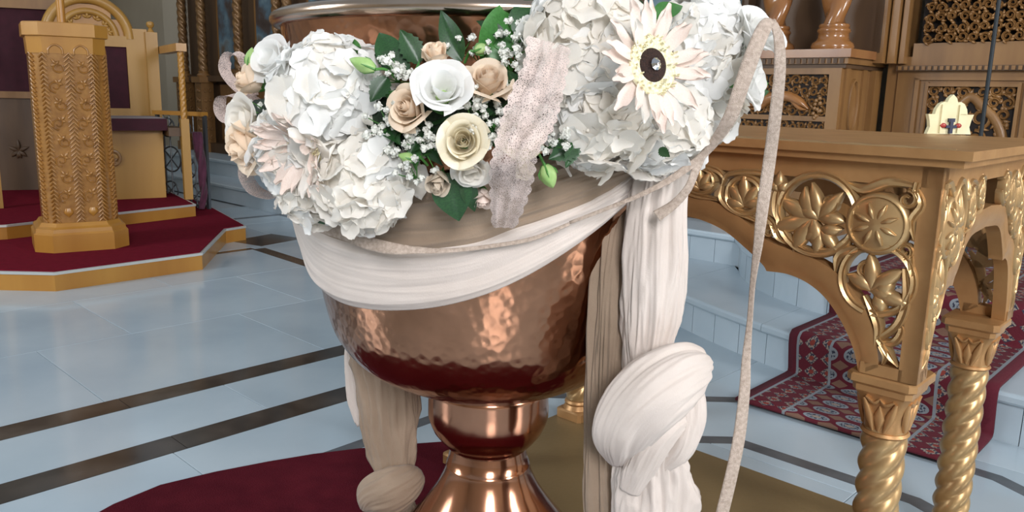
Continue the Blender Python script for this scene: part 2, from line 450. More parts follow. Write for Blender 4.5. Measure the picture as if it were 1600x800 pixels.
for b0, b1 in inlay_b:
    a = 0.0
    for L in (0.9, 0.95, 0.9, 0.95, 1.0):
        inlay('dark_inlay_strip', [fl(a + 0.001, (b0 + b1) / 2), fl(a + L - 0.001, (b0 + b1) / 2)], b1 - b0, marble_dark)
        a += L
inlay('grey_inlay_strip', [(-1.2, 1.36), (-0.03, 2.600), (0.80, 2.600), (1.345, 2.055), (1.42, 1.85), (1.42, 1.3)], 0.048, marble_grey)
inlay('grey_inlay_strip', [(-1.1, 0.95), (0.14, 2.266), (0.675, 2.266), (1.05, 1.915), (1.12, 1.75), (1.12, 1.2)], 0.05, marble_grey)
inlay('dark_inlay_square', [(-1.76, 5.22), (-1.575, 5.535)], 0.30, marble_dark)
inlay('dark_inlay_strip', [(-1.62, 5.06), (-1.0, 4.42)], 0.085, marble_dark, 0.001)
inlay('dark_inlay_strip', [(-1.95, 4.74), (-1.66, 5.06)], 0.05, marble_dark, 0.0012)
inlay('grey_inlay_strip', [(-1.50, 5.50), (-1.1, 5.09)], 0.085, marble_grey, 0.001)
inlay('grey_inlay_strip', [(-2.5, 5.9), (-1.90, 6.52), (-1.2, 5.85)], 0.06, marble_grey, 0.001)

# walls round the nave
struct('wall_left', MB().box(-6.2, -6.0, -4.2, 12.5, 0, 4.2).mesh('wall_left', plaster, smooth=False))
struct('wall_right', MB().box(6.0, 6.2, -4.2, 9.0, 0, 4.2).mesh('wall_right', plaster, smooth=False))
struct('wall_rear', MB().box(-6.2, 6.2, -4.4, -4.2, 0, 4.2).mesh('wall_rear', plaster, smooth=False))
struct('wall_back', MB(M_CH).box(-17.0, 4.5, 4.75, 4.95, 0, 4.2).mesh('wall_back', plaster, smooth=False))

# two marble steps in front of the altar screen, bowed out where the carpet climbs
def n1(d):
    x = d + 0.35
    if abs(x) < 2.12: return min(3.44, 6.10 - sqrt(11.56 - x * x))
    return 3.44
def n2(d):
    x = d + 0.95
    if abs(x) < 1.05: return min(3.76, 4.21 - sqrt(1.21 - x * x))
    return 3.76
def step(nf, z0, z1, dmin, dmax, back, seg):
    root = struct('marble_step', MB(M_CH).box(dmin, dmax, 3.8, 4.7, z0 - 0.01, z1 - 0.03).mesh('marble_step', grout, smooth=False))
    core = MB(M_CH)
    N = 120
    ds = [lerp(dmin, dmax, k / N) for k in range(N + 1)]
    poly = [(d, nf(d) + 0.028) for d in ds] + [(dmax, 3.8), (dmin, 3.8)]
    core.prism(poly, z0 - 0.005, z1 - 0.032)
    core.build('step_core', grout, root, smooth=False)
    # riser slabs
    d = dmin
    while d < dmax - 0.01:
        # advance by arc length
        L = seg if d > -3.2 else 0.9
        e = d
        acc = 0
        while acc < L and e < dmax:
            e2 = e + 0.01; acc += sqrt(0.0001 + (nf(e2) - nf(e)) ** 2); e = e2
        e = min(e, dmax)
        mb = MB(M_CH)
        K = 3
        q = [lerp(d + 0.0012, e - 0.0012, k / K) for k in range(K + 1)]
        mb.loft([[(x, nf(x), z0), (x, nf(x) + 0.025, z0), (x, nf(x) + 0.025, z1 - 0.034), (x, nf(x), z1 - 0.034)] for x in q])
        mb.build('riser_slab', marble_step, root, smooth=False)
        d = e
    # tread slabs with a rounded nosing
    d = dmin
    while d < dmax - 0.01:
        L = 0.62 if d > -3.2 else 1.4
        e = min(d + L, dmax)
        mb = MB(M_CH); K = 8
        rings = []
        for k in range(K + 1):
            x = lerp(d + 0.001, e - 0.001, k / K); f = nf(x) - 0.02; b = max(back(x), f + 0.05)
            rings.append([(x, f + 0.006, z1 - 0.034), (x, f, z1 - 0.026), (x, f, z1 - 0.010), (x, f + 0.006, z1 - 0.002), (x, f + 0.014, z1), (x, b, z1), (x, b, z1 - 0.034)])
        mb.loft(rings)
        mb.build('tread_slab', marble_step, root, smooth=False)
        d = e
    return root
step(n1, 0.0, 0.16, -9.6, 1.9, lambda x: n2(x) + 0.0, 0.145)
step(n2, 0.16, 0.32, -9.6, 1.9, lambda x: 4.74, 0.15)

# windows in the rear and side walls (behind and beside the camera)
glow, nt, pb = nodes_mat('daylight_glass')
pb.inputs['Base Color'].default_value = (0.8, 0.9, 1, 1)
pb.inputs['Emission Color'].default_value = (0.88, 0.94, 1, 1); pb.inputs['Emission Strength'].default_value = 4.0
for k, (cx, cy, rz) in enumerate(((0.7, -4.19, 0), (5.99, -1.7, pi / 2), (-5.99, 1.2, -pi / 2), (5.99, 2.6, pi / 2))):
    M = Matrix.Translation((cx, cy, 2.75)) @ Matrix.Rotation(rz, 4, 'Z')
    f = MB(M)
    for a, b, c, d in ((-0.75, -0.66, -1.3, 1.3), (0.66, 0.75, -1.3, 1.3), (-0.66, 0.66, -1.3, -1.2), (-0.66, 0.66, 1.2, 1.3), (-0.03, 0.03, -1.2, 1.2), (-0.66, 0.66, 0.35, 0.41)):
        f.box(a, b, 0.0, 0.06, c, d)
    w = struct('window_%d' % (k + 1), f.mesh('window_%d' % (k + 1), wood_dark, smooth=False))
    MB(M).box(-0.66, 0.66, 0.004, 0.014, -1.2, 1.2).build('window_pane', glow, w, smooth=False)

# ================================================================== carpet runner on the steps
runner = MB()
d0, d1 = -1.215, -0.515
def path(d):
    a = n1(d); b = n2(d); t = 0.012
    return [(2.385, t), (a - 0.06, t), (a - 0.025, t + 0.003), (a - 0.018, 0.03), (a - 0.034, 0.13), (a - 0.034, 0.160), (a - 0.024, 0.172), (a + 0.0, 0.173), (b - 0.05, 0.172), (b - 0.022, 0.178), (b - 0.018, 0.20), (b - 0.034, 0.29), (b - 0.034, 0.322), (b - 0.022, 0.332), (b + 0.02, 0.333), (4.30, 0.333)]
NU = 20
lay = runner.bm.loops.layers.uv.verify()
cols = []
for i in range(NU + 1):
    d = lerp(d0, d1, i / NU); P = path(d); colv = []; acc = 0
    dense = []
    for k in range(len(P) - 1):
        m = max(1, int(sqrt((P[k + 1][0] - P[k][0]) ** 2 + (P[k + 1][1] - P[k][1]) ** 2) / 0.08))
        m = 5 if k in (0, 7, 14) else 2
        for q in range(m): dense.append((lerp(P[k][0], P[k + 1][0], q / m), lerp(P[k][1], P[k + 1][1], q / m)))
    dense.append(P[-1])
    for k, (n_, z_) in enumerate(dense):
        if k: acc += sqrt((n_ - dense[k - 1][0]) ** 2 + (z_ - dense[k - 1][1]) ** 2)
        colv.append((runner.v(W(d, n_, z_)), acc, d - d0))
    cols.append(colv)
for i in range(NU):
    for k in range(len(cols[0]) - 1):
        q = (cols[i][k], cols[i + 1][k], cols[i + 1][k + 1], cols[i][k + 1])
        f = runner.face([x[0] for x in q])
        for l, x in zip(f.loops, q): l[lay].uv = (x[2], x[1])
ro = runner.build('carpet_runner', runner_mat, angle=180)
so = ro.modifiers.new('thickness', 'SOLIDIFY'); so.thickness = 0.010; so.offset = 1.0
tag(ro, 'patterned maroon oriental runner climbing the curved marble steps behind the table', 'carpet')

# ================================================================== maroon rug and gold board under the font
mb = MB()
pr = [(-0.985, 1.70), (-0.95, 1.79), (-0.88, 1.892), (-0.77, 1.97), (-0.648, 2.038), (-0.54, 2.09), (-0.422, 2.132), (-0.30, 2.165), (-0.17, 2.195), (-0.10, 2.06), (0.30, 1.52), (0.62, 1.16), (0.5, 0.9), (0.1, 0.72), (-0.35, 0.74), (-0.75, 1.0), (-0.96, 1.35)]
mb.prism(pr, 0.001, 0.009)
tag(mb.build('maroon_rug', rug_red, smooth=False), 'dark maroon rug with curved edge lying under the copper font', 'rug')
mb = MB(M_CH)
mb.prism([(-1.545, 1.40), (-1.42, 1.270), (-0.36, 1.270), (-0.36, 1.945), (-1.545, 1.945)], 0.0095, 0.012)
tag(mb.build('gold_floor_board', gold_board, smooth=False), 'flat olive gold board on the floor under the carved gold table', 'board')

# ================================================================== BAPTISMAL FONT
AX, AY = -0.042, 1.40
font = thing('baptismal_font', 'large hammered copper baptismal font draped with cloth and ringed with flowers', 'font', (AX, AY, 0.012))
BOWL = [(0.100, 0.478), (0.128, 0.489), (0.160, 0.503), (0.192, 0.519), (0.225, 0.540), (0.250, 0.566), (0.270, 0.600), (0.282, 0.640), (0.290, 0.680), (0.298, 0.730), (0.305, 0.790), (0.313, 0.850), (0.322, 0.930), (0.332, 1.010), (0.338, 1.065), (0.343, 1.101)]
def bowl_r(z):
    if z <= BOWL[0][1]: return BOWL[0][0]
    for (ra, za), (rb, zb) in zip(BOWL, BOWL[1:]):
        if za <= z <= zb: return lerp(ra, rb, (z - za) / (zb - za))
    return BOWL[-1][0]
prof = catmull([(r, z, 0) for r, z in BOWL], 60)
prof = [(p.x, p.y) for p in prof]
prof += [(0.336, 1.101), (0.325, 1.05), (0.312, 0.95), (0.295, 0.78), (0.24, 0.60), (0.10, 0.53), (0.01, 0.52)]
MB().lathe(prof, 96, (AX, AY, 0)).build('bowl', copper, font, angle=60)
rimp = [(0.340, 1.099), (0.346, 1.096), (0.353, 1.098), (0.358, 1.103), (0.359, 1.109), (0.356, 1.115), (0.349, 1.119), (0.341, 1.119), (0.334, 1.116), (0.331, 1.108), (0.334, 1.100)]
MB().lathe(rimp + [rimp[0]], 96, (AX, AY, 0), cap=False).build('rolled_rim', rim_metal, font, angle=80)
kn = [(0.02, 0.484), (0.1075, 0.484), (0.1105, 0.480), (0.1105, 0.474), (0.110, 0.455), (0.1105, 0.425), (0.107, 0.412), (0.100, 0.396), (0.088, 0.380), (0.077, 0.368), (0.068, 0.360), (0.02, 0.360)]
MB().lathe(kn, 72, (AX + 0.005, AY, 0)).build('stem_knop', copper_s, font, angle=50)
ft = [(0.02, 0.364), (0.069, 0.364), (0.072, 0.350), (0.076, 0.331), (0.0775, 0.330), (0.078, 0.326), (0.082, 0.312), (0.094, 0.285), (0.112, 0.257), (0.132, 0.230), (0.160, 0.195), (0.185, 0.155), (0.205, 0.105), (0.215, 0.06), (0.232, 0.045), (0.236, 0.030), (0.236, 0.012), (0.02, 0.012)]
MB().lathe(ft, 72, (AX + 0.006, AY, 0)).build('flared_foot', copper_s, font, angle=50)

# ------------------------------------------------------------------ cloth drapes
def crease(x, t, sd):
    # soft fold profile: rounded ridges with narrow valleys, wandering along the cloth
    n_ = noise.noise((x, t, sd * 3.7))
    return 0.55 - 1.5 * abs(n_) + 0.5 * noise.noise((x * 0.6 + 5, t, sd * 1.3))
def on_bowl(az, z, off):
    r = bowl_r(z) + off
    return Vector((AX + r * cos(az), AY + r * sin(az), z))
def swag(name, mat_, lower, upper, off, amp, folds, parent, n=120, m=64, seed=0, end_pinch=True):
    rnd = random.Random(seed)
    lo = catmull([(a, z, 0) for a, z in lower], n); up = catmull([(a, z, 0) for a, z in upper], n)
    ph = [(rnd.uniform(0, 6.3), rnd.uniform(0.6, 1.3), rnd.uniform(0, 6.3)) for _ in range(4)]
    def fn(u, v):
        i = min(int(round(u * n)), n)
        a, b = lo[i], up[i]
        az = lerp(a.x, b.x, v); z = lerp(a.y, b.y, v)
        h = crease(v * folds * 1.1 + 0.5 * sin(u * 3 + ph[0][0]), u * 1.6, seed) * 1.5 + crease(v * folds * 3.2 + u * 0.8, u * 2.6, seed + 9) * 0.55 + crease(v * folds * 8 + u, u * 4.0, seed + 17) * 0.22
        edge = min(1, min(v, 1 - v) * 8)
        o = off + amp * (0.35 * h + 0.9) * (0.3 + 0.7 * edge)
        return on_bowl(az, z, o)
    mb = MB(); mb.grid(n, m, fn)
    ob = mb.build(name, mat_, parent, angle=180)
    s = ob.modifiers.new('thickness', 'SOLIDIFY'); s.thickness = 0.003; s.offset = -1
    return ob
def tail(name, mat_, pts, widths, depths, parent, folds=9, amp=0.16, seed=0, n=80, seg=128, twist=0.0):
    rnd = random.Random(seed)
    P = catmull(pts, n); Wd = cat1(widths, n); Dp = cat1(depths, n)
    ph = [rnd.uniform(0, 6.3) for _ in range(8)]
    rings = []
    for i in range(n + 1):
        t = i / n
        ring = []
        for k in range(seg):
            a = 2 * pi * k / seg + twist * t
            ca, sa = cos(a), sin(a)
            q3 = lambda F, tt, o: 0.55 - 1.6 * abs(noise.noise((ca * F + o, sa * F, t * tt + seed)))
            f = 1 + amp * (1.25 * q3(folds * 0.24, 1.5, 3.1) + 0.7 * q3(folds * 0.55, 2.5, 7.7) + 0.3 * q3(folds * 1.3, 5.0, 1.9))
            ring.append(P[i] + Vector((cos(a) * Wd[i] * f, sin(a) * Dp[i] * f, 0.004 * sin(2 * a + ph[5]) + (0.006 * sin(5 * a + ph[6]) if i == n else 0))))
        rings.append(ring)
    mb = MB(); mb.loft(rings)
    return mb.build(name, mat_, parent, angle=180)

drape_b = thing('beige_drape', 'beige muslin drape gathered under the flowers, long tail at the right of the bowl', 'cloth', (0.1451, 1.1700, 0.8036))
swag('swag', beige_cloth,
     [(-2.8600, 0.7894), (-2.5361, 0.7879), (-2.2974, 0.7795), (-2.0915, 0.7747), (-1.8910, 0.7758), (-1.7146, 0.7835), (-1.5765, 0.7943), (-1.4425, 0.8147), (-1.3072, 0.8287), (-1.1669, 0.8438), (-1.0134, 0.8616), (-0.8751, 0.8822), (-0.7931, 0.9021)],
     [(-2.7592, 0.8512), (-2.4490, 0.8668), (-2.2390, 0.8777), (-2.0534, 0.8823), (-1.8700, 0.8904), (-1.7075, 0.8970), (-1.5793, 0.9000), (-1.4528, 0.9059), (-1.3260, 0.9207), (-1.1931, 0.9319), (-1.0460, 0.9376), (-0.9072, 0.9369), (-0.8162, 0.9336)],
     0.005, 0.017, 3.8, drape_b, seed=3)
tail('tail', beige_cloth, [(0.1612, 1.1850, 0.8398), (0.1512, 1.1650, 0.7998), (0.1478, 1.1500, 0.7359), (0.1486, 1.1500, 0.6580), (0.1491, 1.1550, 0.5763), (0.1516, 1.1600, 0.4918), (0.1574, 1.1600, 0.4069), (0.1672, 1.1650, 0.3170)],
     [0.020, 0.024, 0.027, 0.029, 0.028, 0.027, 0.030, 0.034], [0.016, 0.016, 0.017, 0.018, 0.018, 0.018, 0.02, 0.02], drape_b, folds=11, amp=0.32, seed=5)

drape_w = thing('white_drape', 'white muslin drape swagged across the bowl with a big knot on its right tail', 'cloth', (0.1977, 1.1500, 0.8960))
swag('swag', white_cloth,
     [(-2.8600, 0.7894), (-2.7274, 0.7435), (-2.5991, 0.7040), (-2.3666, 0.6879), (-2.1282, 0.6885), (-1.9084, 0.6972), (-1.7201, 0.7102), (-1.5462, 0.7288), (-1.3781, 0.7539), (-1.2087, 0.7856), (-1.0607, 0.8164), (-0.9149, 0.8487), (-0.7741, 0.8756)],
     [(-2.8591, 0.8181), (-2.5887, 0.8025), (-2.3815, 0.7951), (-2.1942, 0.7897), (-2.0449, 0.7868), (-1.8893, 0.7878), (-1.7138, 0.7962), (-1.5769, 0.8087), (-1.4440, 0.8273), (-1.3106, 0.8423), (-1.1715, 0.8582), (-1.0207, 0.8780), (-0.8203, 0.9136)],
     0.014, 0.010, 2.6, drape_w, seed=11)
tail('tail', white_cloth, [(0.2086, 1.1400, 0.9278), (0.2073, 1.1350, 0.9049), (0.2013, 1.1250, 0.8536), (0.2010, 1.1200, 0.7813), (0.2016, 1.1200, 0.7064), (0.1993, 1.1200, 0.6490), (0.1983, 1.1200, 0.6002)],
     [0.026, 0.030, 0.033, 0.036, 0.034, 0.028, 0.024], [0.018, 0.02, 0.022, 0.024, 0.024, 0.022, 0.02], drape_w, folds=9, amp=0.34, seed=21)
tail('lower_tail', white_cloth, [(0.2177, 1.1000, 0.5593), (0.2131, 1.1000, 0.5098), (0.2179, 1.1100, 0.4547), (0.2244, 1.1150, 0.3901), (0.2323, 1.1200, 0.3022)],
     [0.022, 0.034, 0.046, 0.052, 0.055], [0.02, 0.024, 0.028, 0.03, 0.032], drape_w, folds=8, amp=0.34, seed=22)
# the knot: a broad band wrapped slantwise over the tail, and the loop coming round on its right
def wrap_band(name, mat_, path_, half, bulge, parent, n=56, m=64, seed=0, folds=5, side=None):
    rnd = random.Random(seed); ph = [rnd.uniform(0, 6.3) for _ in range(5)]
    P = catmull(path_, n); H = cat1(half, n); B = cat1(bulge, n)
    rings = []
    for i in range(n + 1):
        t = (P[min(i + 1, n)] - P[max(i - 1, 0)]).normalized()
        view = Vector((0, -1, 0.12)); q = t.cross(view).normalized(); o = q.cross(t).normalized()
        ring = []
        seg = 2 * m
        for k in range(seg):
            a = 2 * pi * k / seg
            tq = i / n; ca, sa = cos(a), sin(a); f = 1 + 0.16 * (0.45 - 1.5 * abs(noise.noise((ca * folds * 0.3 + 2, sa * folds * 0.3, tq * 1.6 + seed)))) + 0.09 * (0.45 - 1.5 * abs(noise.noise((ca * folds * 0.8 + 4, sa * folds * 0.8, tq * 2.4 + seed)))) + 0.035 * noise.noise((ca * folds * 2.2, sa * folds * 2.2, tq * 4 + seed))
            ring.append(P[i] + q * cos(a) * H[i] * f + o * sin(a) * B[i] * f)
        rings.append(ring)
    mb = MB(); mb.loft(rings)
    return mb.build(name, mat_, parent, angle=180)
wrap_band('knot', white_cloth, [(0.2745, 1.1100, 0.6270), (0.2590, 1.0900, 0.6297), (0.2326, 1.0650, 0.6247), (0.2010, 1.0500, 0.6053), (0.1737, 1.0550, 0.5708), (0.1615, 1.0700, 0.5317), (0.1622, 1.1000, 0.4825)],
          [0.012, 0.030, 0.045, 0.050, 0.047, 0.040, 0.018], [0.016, 0.03, 0.036, 0.038, 0.034, 0.028, 0.014], drape_w, seed=2, folds=7)
wrap_band('knot_loop', white_cloth, [(0.2478, 1.1000, 0.6087), (0.2557, 1.0850, 0.5808), (0.2552, 1.0800, 0.5442), (0.2447, 1.0800, 0.5078), (0.2245, 1.0900, 0.4768)],
          [0.016, 0.022, 0.022, 0.020, 0.014], [0.016, 0.02, 0.02, 0.018, 0.012], drape_w, seed=4, folds=4)
wrap_band('knot_fold', white_cloth, [(0.2592, 1.1000, 0.5603), (0.2309, 1.0700, 0.5527), (0.2069, 1.0680, 0.5241), (0.1912, 1.0800, 0.4789), (0.1809, 1.0900, 0.4385)],
          [0.012, 0.020, 0.024, 0.022, 0.016], [0.012, 0.018, 0.02, 0.018, 0.012], drape_w, seed=6, folds=4)

drape_l = thing('beige_tail_cloth', 'beige muslin tail ending in a round knot at the left of the font stem', 'cloth', (-0.2322, 1.5000, 0.4919))
tail('tail', beige_cloth, [(-0.2474, 1.5200, 0.5374), (-0.2421, 1.5000, 0.4917), (-0.2361, 1.4900, 0.4298), (-0.2301, 1.4800, 0.3545), (-0.2247, 1.4750, 0.2898), (-0.2230, 1.4700, 0.2516)],
     [0.052, 0.054, 0.050, 0.046, 0.038, 0.026], [0.022, 0.022, 0.022, 0.022, 0.022, 0.02], drape_l, folds=9, amp=0.3, seed=31)
wrap_band('knot', beige_cloth, [(-0.1763, 1.4700, 0.2690), (-0.1888, 1.4500, 0.2625), (-0.2222, 1.4400, 0.2467), (-0.2576, 1.4500, 0.2271), (-0.2804, 1.4700, 0.1953)],
          [0.014, 0.034, 0.044, 0.036, 0.014], [0.014, 0.03, 0.036, 0.03, 0.012], drape_l, seed=33, folds=5)
tail('lower_tail', beige_cloth, [(-0.2269, 1.4700, 0.2242), (-0.2305, 1.4750, 0.1800), (-0.2371, 1.4800, 0.0926)], [0.03, 0.042, 0.05], [0.02, 0.024, 0.026], drape_l, folds=8, amp=0.3, seed=35)
drape_lw = tail('white_tail_cloth', white_cloth, [(-0.3029, 1.5600, 0.5240), (-0.3029, 1.5550, 0.4582), (-0.2977, 1.5500, 0.3919), (-0.2923, 1.5450, 0.3388)], [0.024, 0.030, 0.028, 0.018], [0.012, 0.012, 0.012, 0.01], None, folds=5, amp=0.14, seed=41)
tag(drape_lw, 'short white cloth end hanging behind the left beige tail under the bowl', 'cloth')

# ------------------------------------------------------------------ ribbons
def ribbon(name, mat_, pts, widths, normals, label, cat='ribbon', n=90, fray=0.0):
    P = catmull(pts, n); Wd = cat1(widths, n); Nn = catmull(normals, n)
    mb = MB()
    m = 3
    def fn(u, v):
        i = min(int(round(u * n)), n)
        t = (P[min(i + 1, n)] - P[max(i - 1, 0)]).normalized()
        q = t.cross(Nn[i]).normalized(); o = q.cross(t).normalized()
        x = (v - 0.5) * 2
        return P[i] + q * x * Wd[i] + o * (0.10 * Wd[i] * (1 - x * x))
    mb.grid(n, 6, fn)
    ob = mb.build(name, mat_, None, angle=180)
    s = ob.modifiers.new('thickness', 'SOLIDIFY'); s.thickness = 0.0012
    return tag(ob, label, cat)
ribbon('burlap_ribbon', burlap, [(0.3126, 1.0300, 1.0971), (0.3239, 1.0350, 1.0764), (0.3320, 1.0450, 1.0381), (0.3391, 1.0700, 0.9820), (0.3460, 1.1000, 0.9215), (0.3424, 1.1000, 0.8602), (0.3407, 1.1000, 0.8066), (0.3380, 1.1000, 0.7520), (0.3380, 1.1000, 0.6963), (0.3371, 1.1000, 0.6396), (0.3382, 1.1000, 0.5915), (0.3361, 1.1000, 0.5228), (0.3295, 1.1000, 0.4624), (0.3188, 1.1000, 0.3904), (0.3081, 1.1000, 0.3273)],
       [0.004, 0.0070, 0.0080, 0.0085, 0.0085, 0.0080, 0.0065, 0.0045, 0.0040, 0.0060, 0.0080, 0.0095, 0.0095, 0.0095, 0.0095],
       [(0.3, -1, 0), (0.3, -1, 0), (0.2, -1, 0), (0.1, -1, 0), (0, -1, 0), (-0.2, -1, 0), (-0.5, -0.8, 0), (-0.8, -0.6, 0), (-0.6, -0.8, 0), (-0.2, -1, 0), (0.1, -1, 0), (0.2, -1, 0), (0.1, -1, 0), (0, -1, 0), (0, -1, 0)],
       'long beige burlap ribbon hanging straight down in front of the gold table')
ribbon('burlap_ribbon', burlap, [(0.3133, 1.0300, 1.0979), (0.3023, 1.0200, 1.0900), (0.2891, 1.0100, 1.0626), (0.2769, 1.0100, 1.0206), (0.2671, 1.0200, 0.9776), (0.2491, 1.0500, 0.9356), (0.2149, 1.0550, 0.9037), (0.1752, 1.0600, 0.8787), (0.1268, 1.0700, 0.8549), (0.0766, 1.0750, 0.8331)],
       [0.004, 0.0085, 0.0095, 0.0095, 0.0088, 0.0055, 0.0050, 0.0035, 0.0028, 0.0022],
       [(-0.3, -1, 0.2), (-0.2, -1, 0.2), (-0.1, -1, 0.1), (0, -1, 0), (0, -1, 0.1), (0.1, -0.8, 0.5), (0.1, -0.8, 0.5), (0, -0.8, 0.5), (0, -0.8, 0.5), (0, -0.8, 0.5)],
       'beige burlap ribbon looping down from the right flowers across the white swag')
ribbon('burlap_ribbon', burlap, [(0.2545, 1.0750, 0.9533), (0.2459, 1.0600, 0.9307), (0.2363, 1.0550, 0.9076), (0.2278, 1.0550, 0.8847), (0.2117, 1.0600, 0.8626), (0.1915, 1.0650, 0.8460)],
       [0.004, 0.0050, 0.0055, 0.0055, 0.0060, 0.0080],
       [(0, -1, 0.2), (0.2, -1, 0.2), (0.3, -1, 0.2), (0.3, -0.9, 0.3), (0.2, -0.8, 0.5), (0.1, -0.8, 0.5)],
       'short burlap ribbon end with frayed tip lying on the white tail', fray=1)
ribbon('burlap_ribbon', burlap, [(-0.3384, 1.2200, 0.8303), (-0.3117, 1.1800, 0.8200), (-0.2805, 1.1400, 0.8127), (-0.2399, 1.1000, 0.8093), (-0.2000, 1.0750, 0.8003), (-0.1622, 1.0550, 0.7962), (-0.1275, 1.0500, 0.7953), (-0.0850, 1.0500, 0.7955), (-0.0343, 1.0550, 0.8009), (0.0251, 1.0600, 0.8118), (0.0764, 1.0720, 0.8318)],
       [0.008, 0.010, 0.010, 0.009, 0.009, 0.008, 0.005, 0.0030, 0.0028, 0.0028, 0.0022],
       [(-0.6, -0.8, 0.2), (-0.6, -0.8, 0.2), (-0.5, -0.8, 0.2), (-0.4, -0.9, 0.1), (-0.3, -1, 0.1), (-0.2, -1, 0.3), (-0.1, -0.9, 0.5), (0, -0.8, 0.6), (0, -0.8, 0.6), (0, -0.8, 0.6), (0, -0.8, 0.6)],
       'brown burlap ribbon following the lower edge of the beige swag under the left flowers')
# lace streamer with scalloped edges
lp = [((0.0133, 0.9550, 1.0669), (0.0585, 0.9450, 1.0546)), ((0.0109, 0.9450, 1.0387), (0.0559, 0.9350, 1.0287)), ((-0.0022, 0.9350, 1.0062), (0.0494, 0.9250, 0.9931)), ((-0.0138, 0.9300, 0.9738), (0.0414, 0.9200, 0.9646)), ((-0.0205, 0.9300, 0.9447), (0.0250, 0.9250, 0.9366)), ((-0.0263, 0.9450, 0.9140), (0.0217, 0.9400, 0.9081)), ((-0.0267, 0.9800, 0.8796), (0.0140, 0.9750, 0.8733)), ((-0.0238, 1.0200, 0.8336), (0.0008, 1.0200, 0.8325))]
NL = 90
La = catmull([p[0] for p in lp], NL); Lb = catmull([p[1] for p in lp], NL)
def lace_fn(u, v):
    i = min(int(round(u * NL)), NL)
    a, b = La[i], Lb[i]
    sc = 0.0035 * abs(sin(u * pi * 17)) * (1 if True else 0)
    e = (b - a).normalized()
    p = a.lerp(b, v)
    if v < 0.01: p = p - e * sc
    if v > 0.99: p = p + e * sc
    return p + Vector((0, -0.003 * sin(v * pi * 5 + u * 6) - 0.003 * sin(u * 21 + v * 2), 0))
mb = MB(); mb.grid(NL, 22, lace_fn)
tag(mb.build('lace_ribbon', lace, None, angle=180), 'blush lace streamer with scalloped edges hanging between the two flower clusters', 'ribbon')
# lace loops at the far left of the arrangement
bow = thing('lace_bow', 'pale lace bow with two loops at the far left of the flowers', 'ribbon', (-0.4048, 1.2800, 0.9896))
def loop_strip(name, pts, w, parent, n=40):
    P = catmull(pts, n)
    def fn(u, v):
        i = min(int(round(u * n)), n)
        t = (P[min(i + 1, n)] - P[max(i - 1, 0)]).normalized()
        side = (Vector((0.45, 0.75, 0.15)) - t * t.dot(Vector((0.45, 0.75, 0.15)))).normalized()
        return P[i] + side * (v - 0.5) * 2 * w
    mb = MB(); mb.grid(n, 6, fn)
    return mb.build(name, lace, parent, angle=180)
loop_strip('loop', [(-0.3872, 1.2600, 0.9755), (-0.4226, 1.2600, 0.9988), (-0.4439, 1.2600, 1.0251), (-0.4425, 1.2700, 1.0465), (-0.4281, 1.2800, 1.0492), (-0.4168, 1.2850, 1.0284), (-0.4120, 1.2900, 0.9894)], 0.011, bow)
loop_strip('loop', [(-0.3944, 1.2600, 0.9686), (-0.4260, 1.2600, 0.9891), (-0.4497, 1.2600, 0.9867), (-0.4546, 1.2600, 0.9672), (-0.4448, 1.2700, 0.9555), (-0.4207, 1.2800, 0.9676), (-0.4036, 1.2900, 0.9718)], 0.012, bow)
loop_strip('tail', [(-0.4145, 1.2500, 0.8805), (-0.4109, 1.2400, 0.8637), (-0.3978, 1.2400, 0.8462), (-0.3743, 1.2400, 0.8388), (-0.3562, 1.2500, 0.8440)], 0.014, bow)

# ================================================================== FLOWERS
def frame_from_normal(p, nrm, roll=0.0, s=1.0):
    nrm = Vector(nrm).normalized()
    q = nrm.to_track_quat('Z', 'Y').to_matrix().to_4x4()
    return Matrix.Translation(p) @ q @ Matrix.Rotation(roll, 4, 'Z') @ Matrix.Scale(s, 4)

def petal_flat(mb, M, L, Wd, cup=0.25, curl=0.2, nl=6, nw=6, tip=0.5, notch=0.0, seed=0, ruf=0.0):
    rnd = random.Random(seed); p0 = rnd.uniform(0, 6)
    def fn(u, v):
        x = (v - 0.5) * 2
        t = u
        pk = 0.42 + 0.25 * tip
        w = Wd * (sqrt(max(0.0, 1 - (1 - t / pk) ** 2)) if t < pk else max(0.0, 1 - ((t - pk) / (1.03 - pk)) ** (1.6 + 1.6 * tip)) ** 0.5)
        w = max(w, Wd * 0.16)
        y = L * t * (1 - 0.18 * x * x * t - notch * exp(-(x / 0.25) ** 2) * t)
        z = cup * Wd * x * x * t + curl * L * t * t + ruf * L * sin(x * 5 + p0) * t * t
        return M @ Vector((x * w, y, z))
    mb.grid(nl, nw, fn)

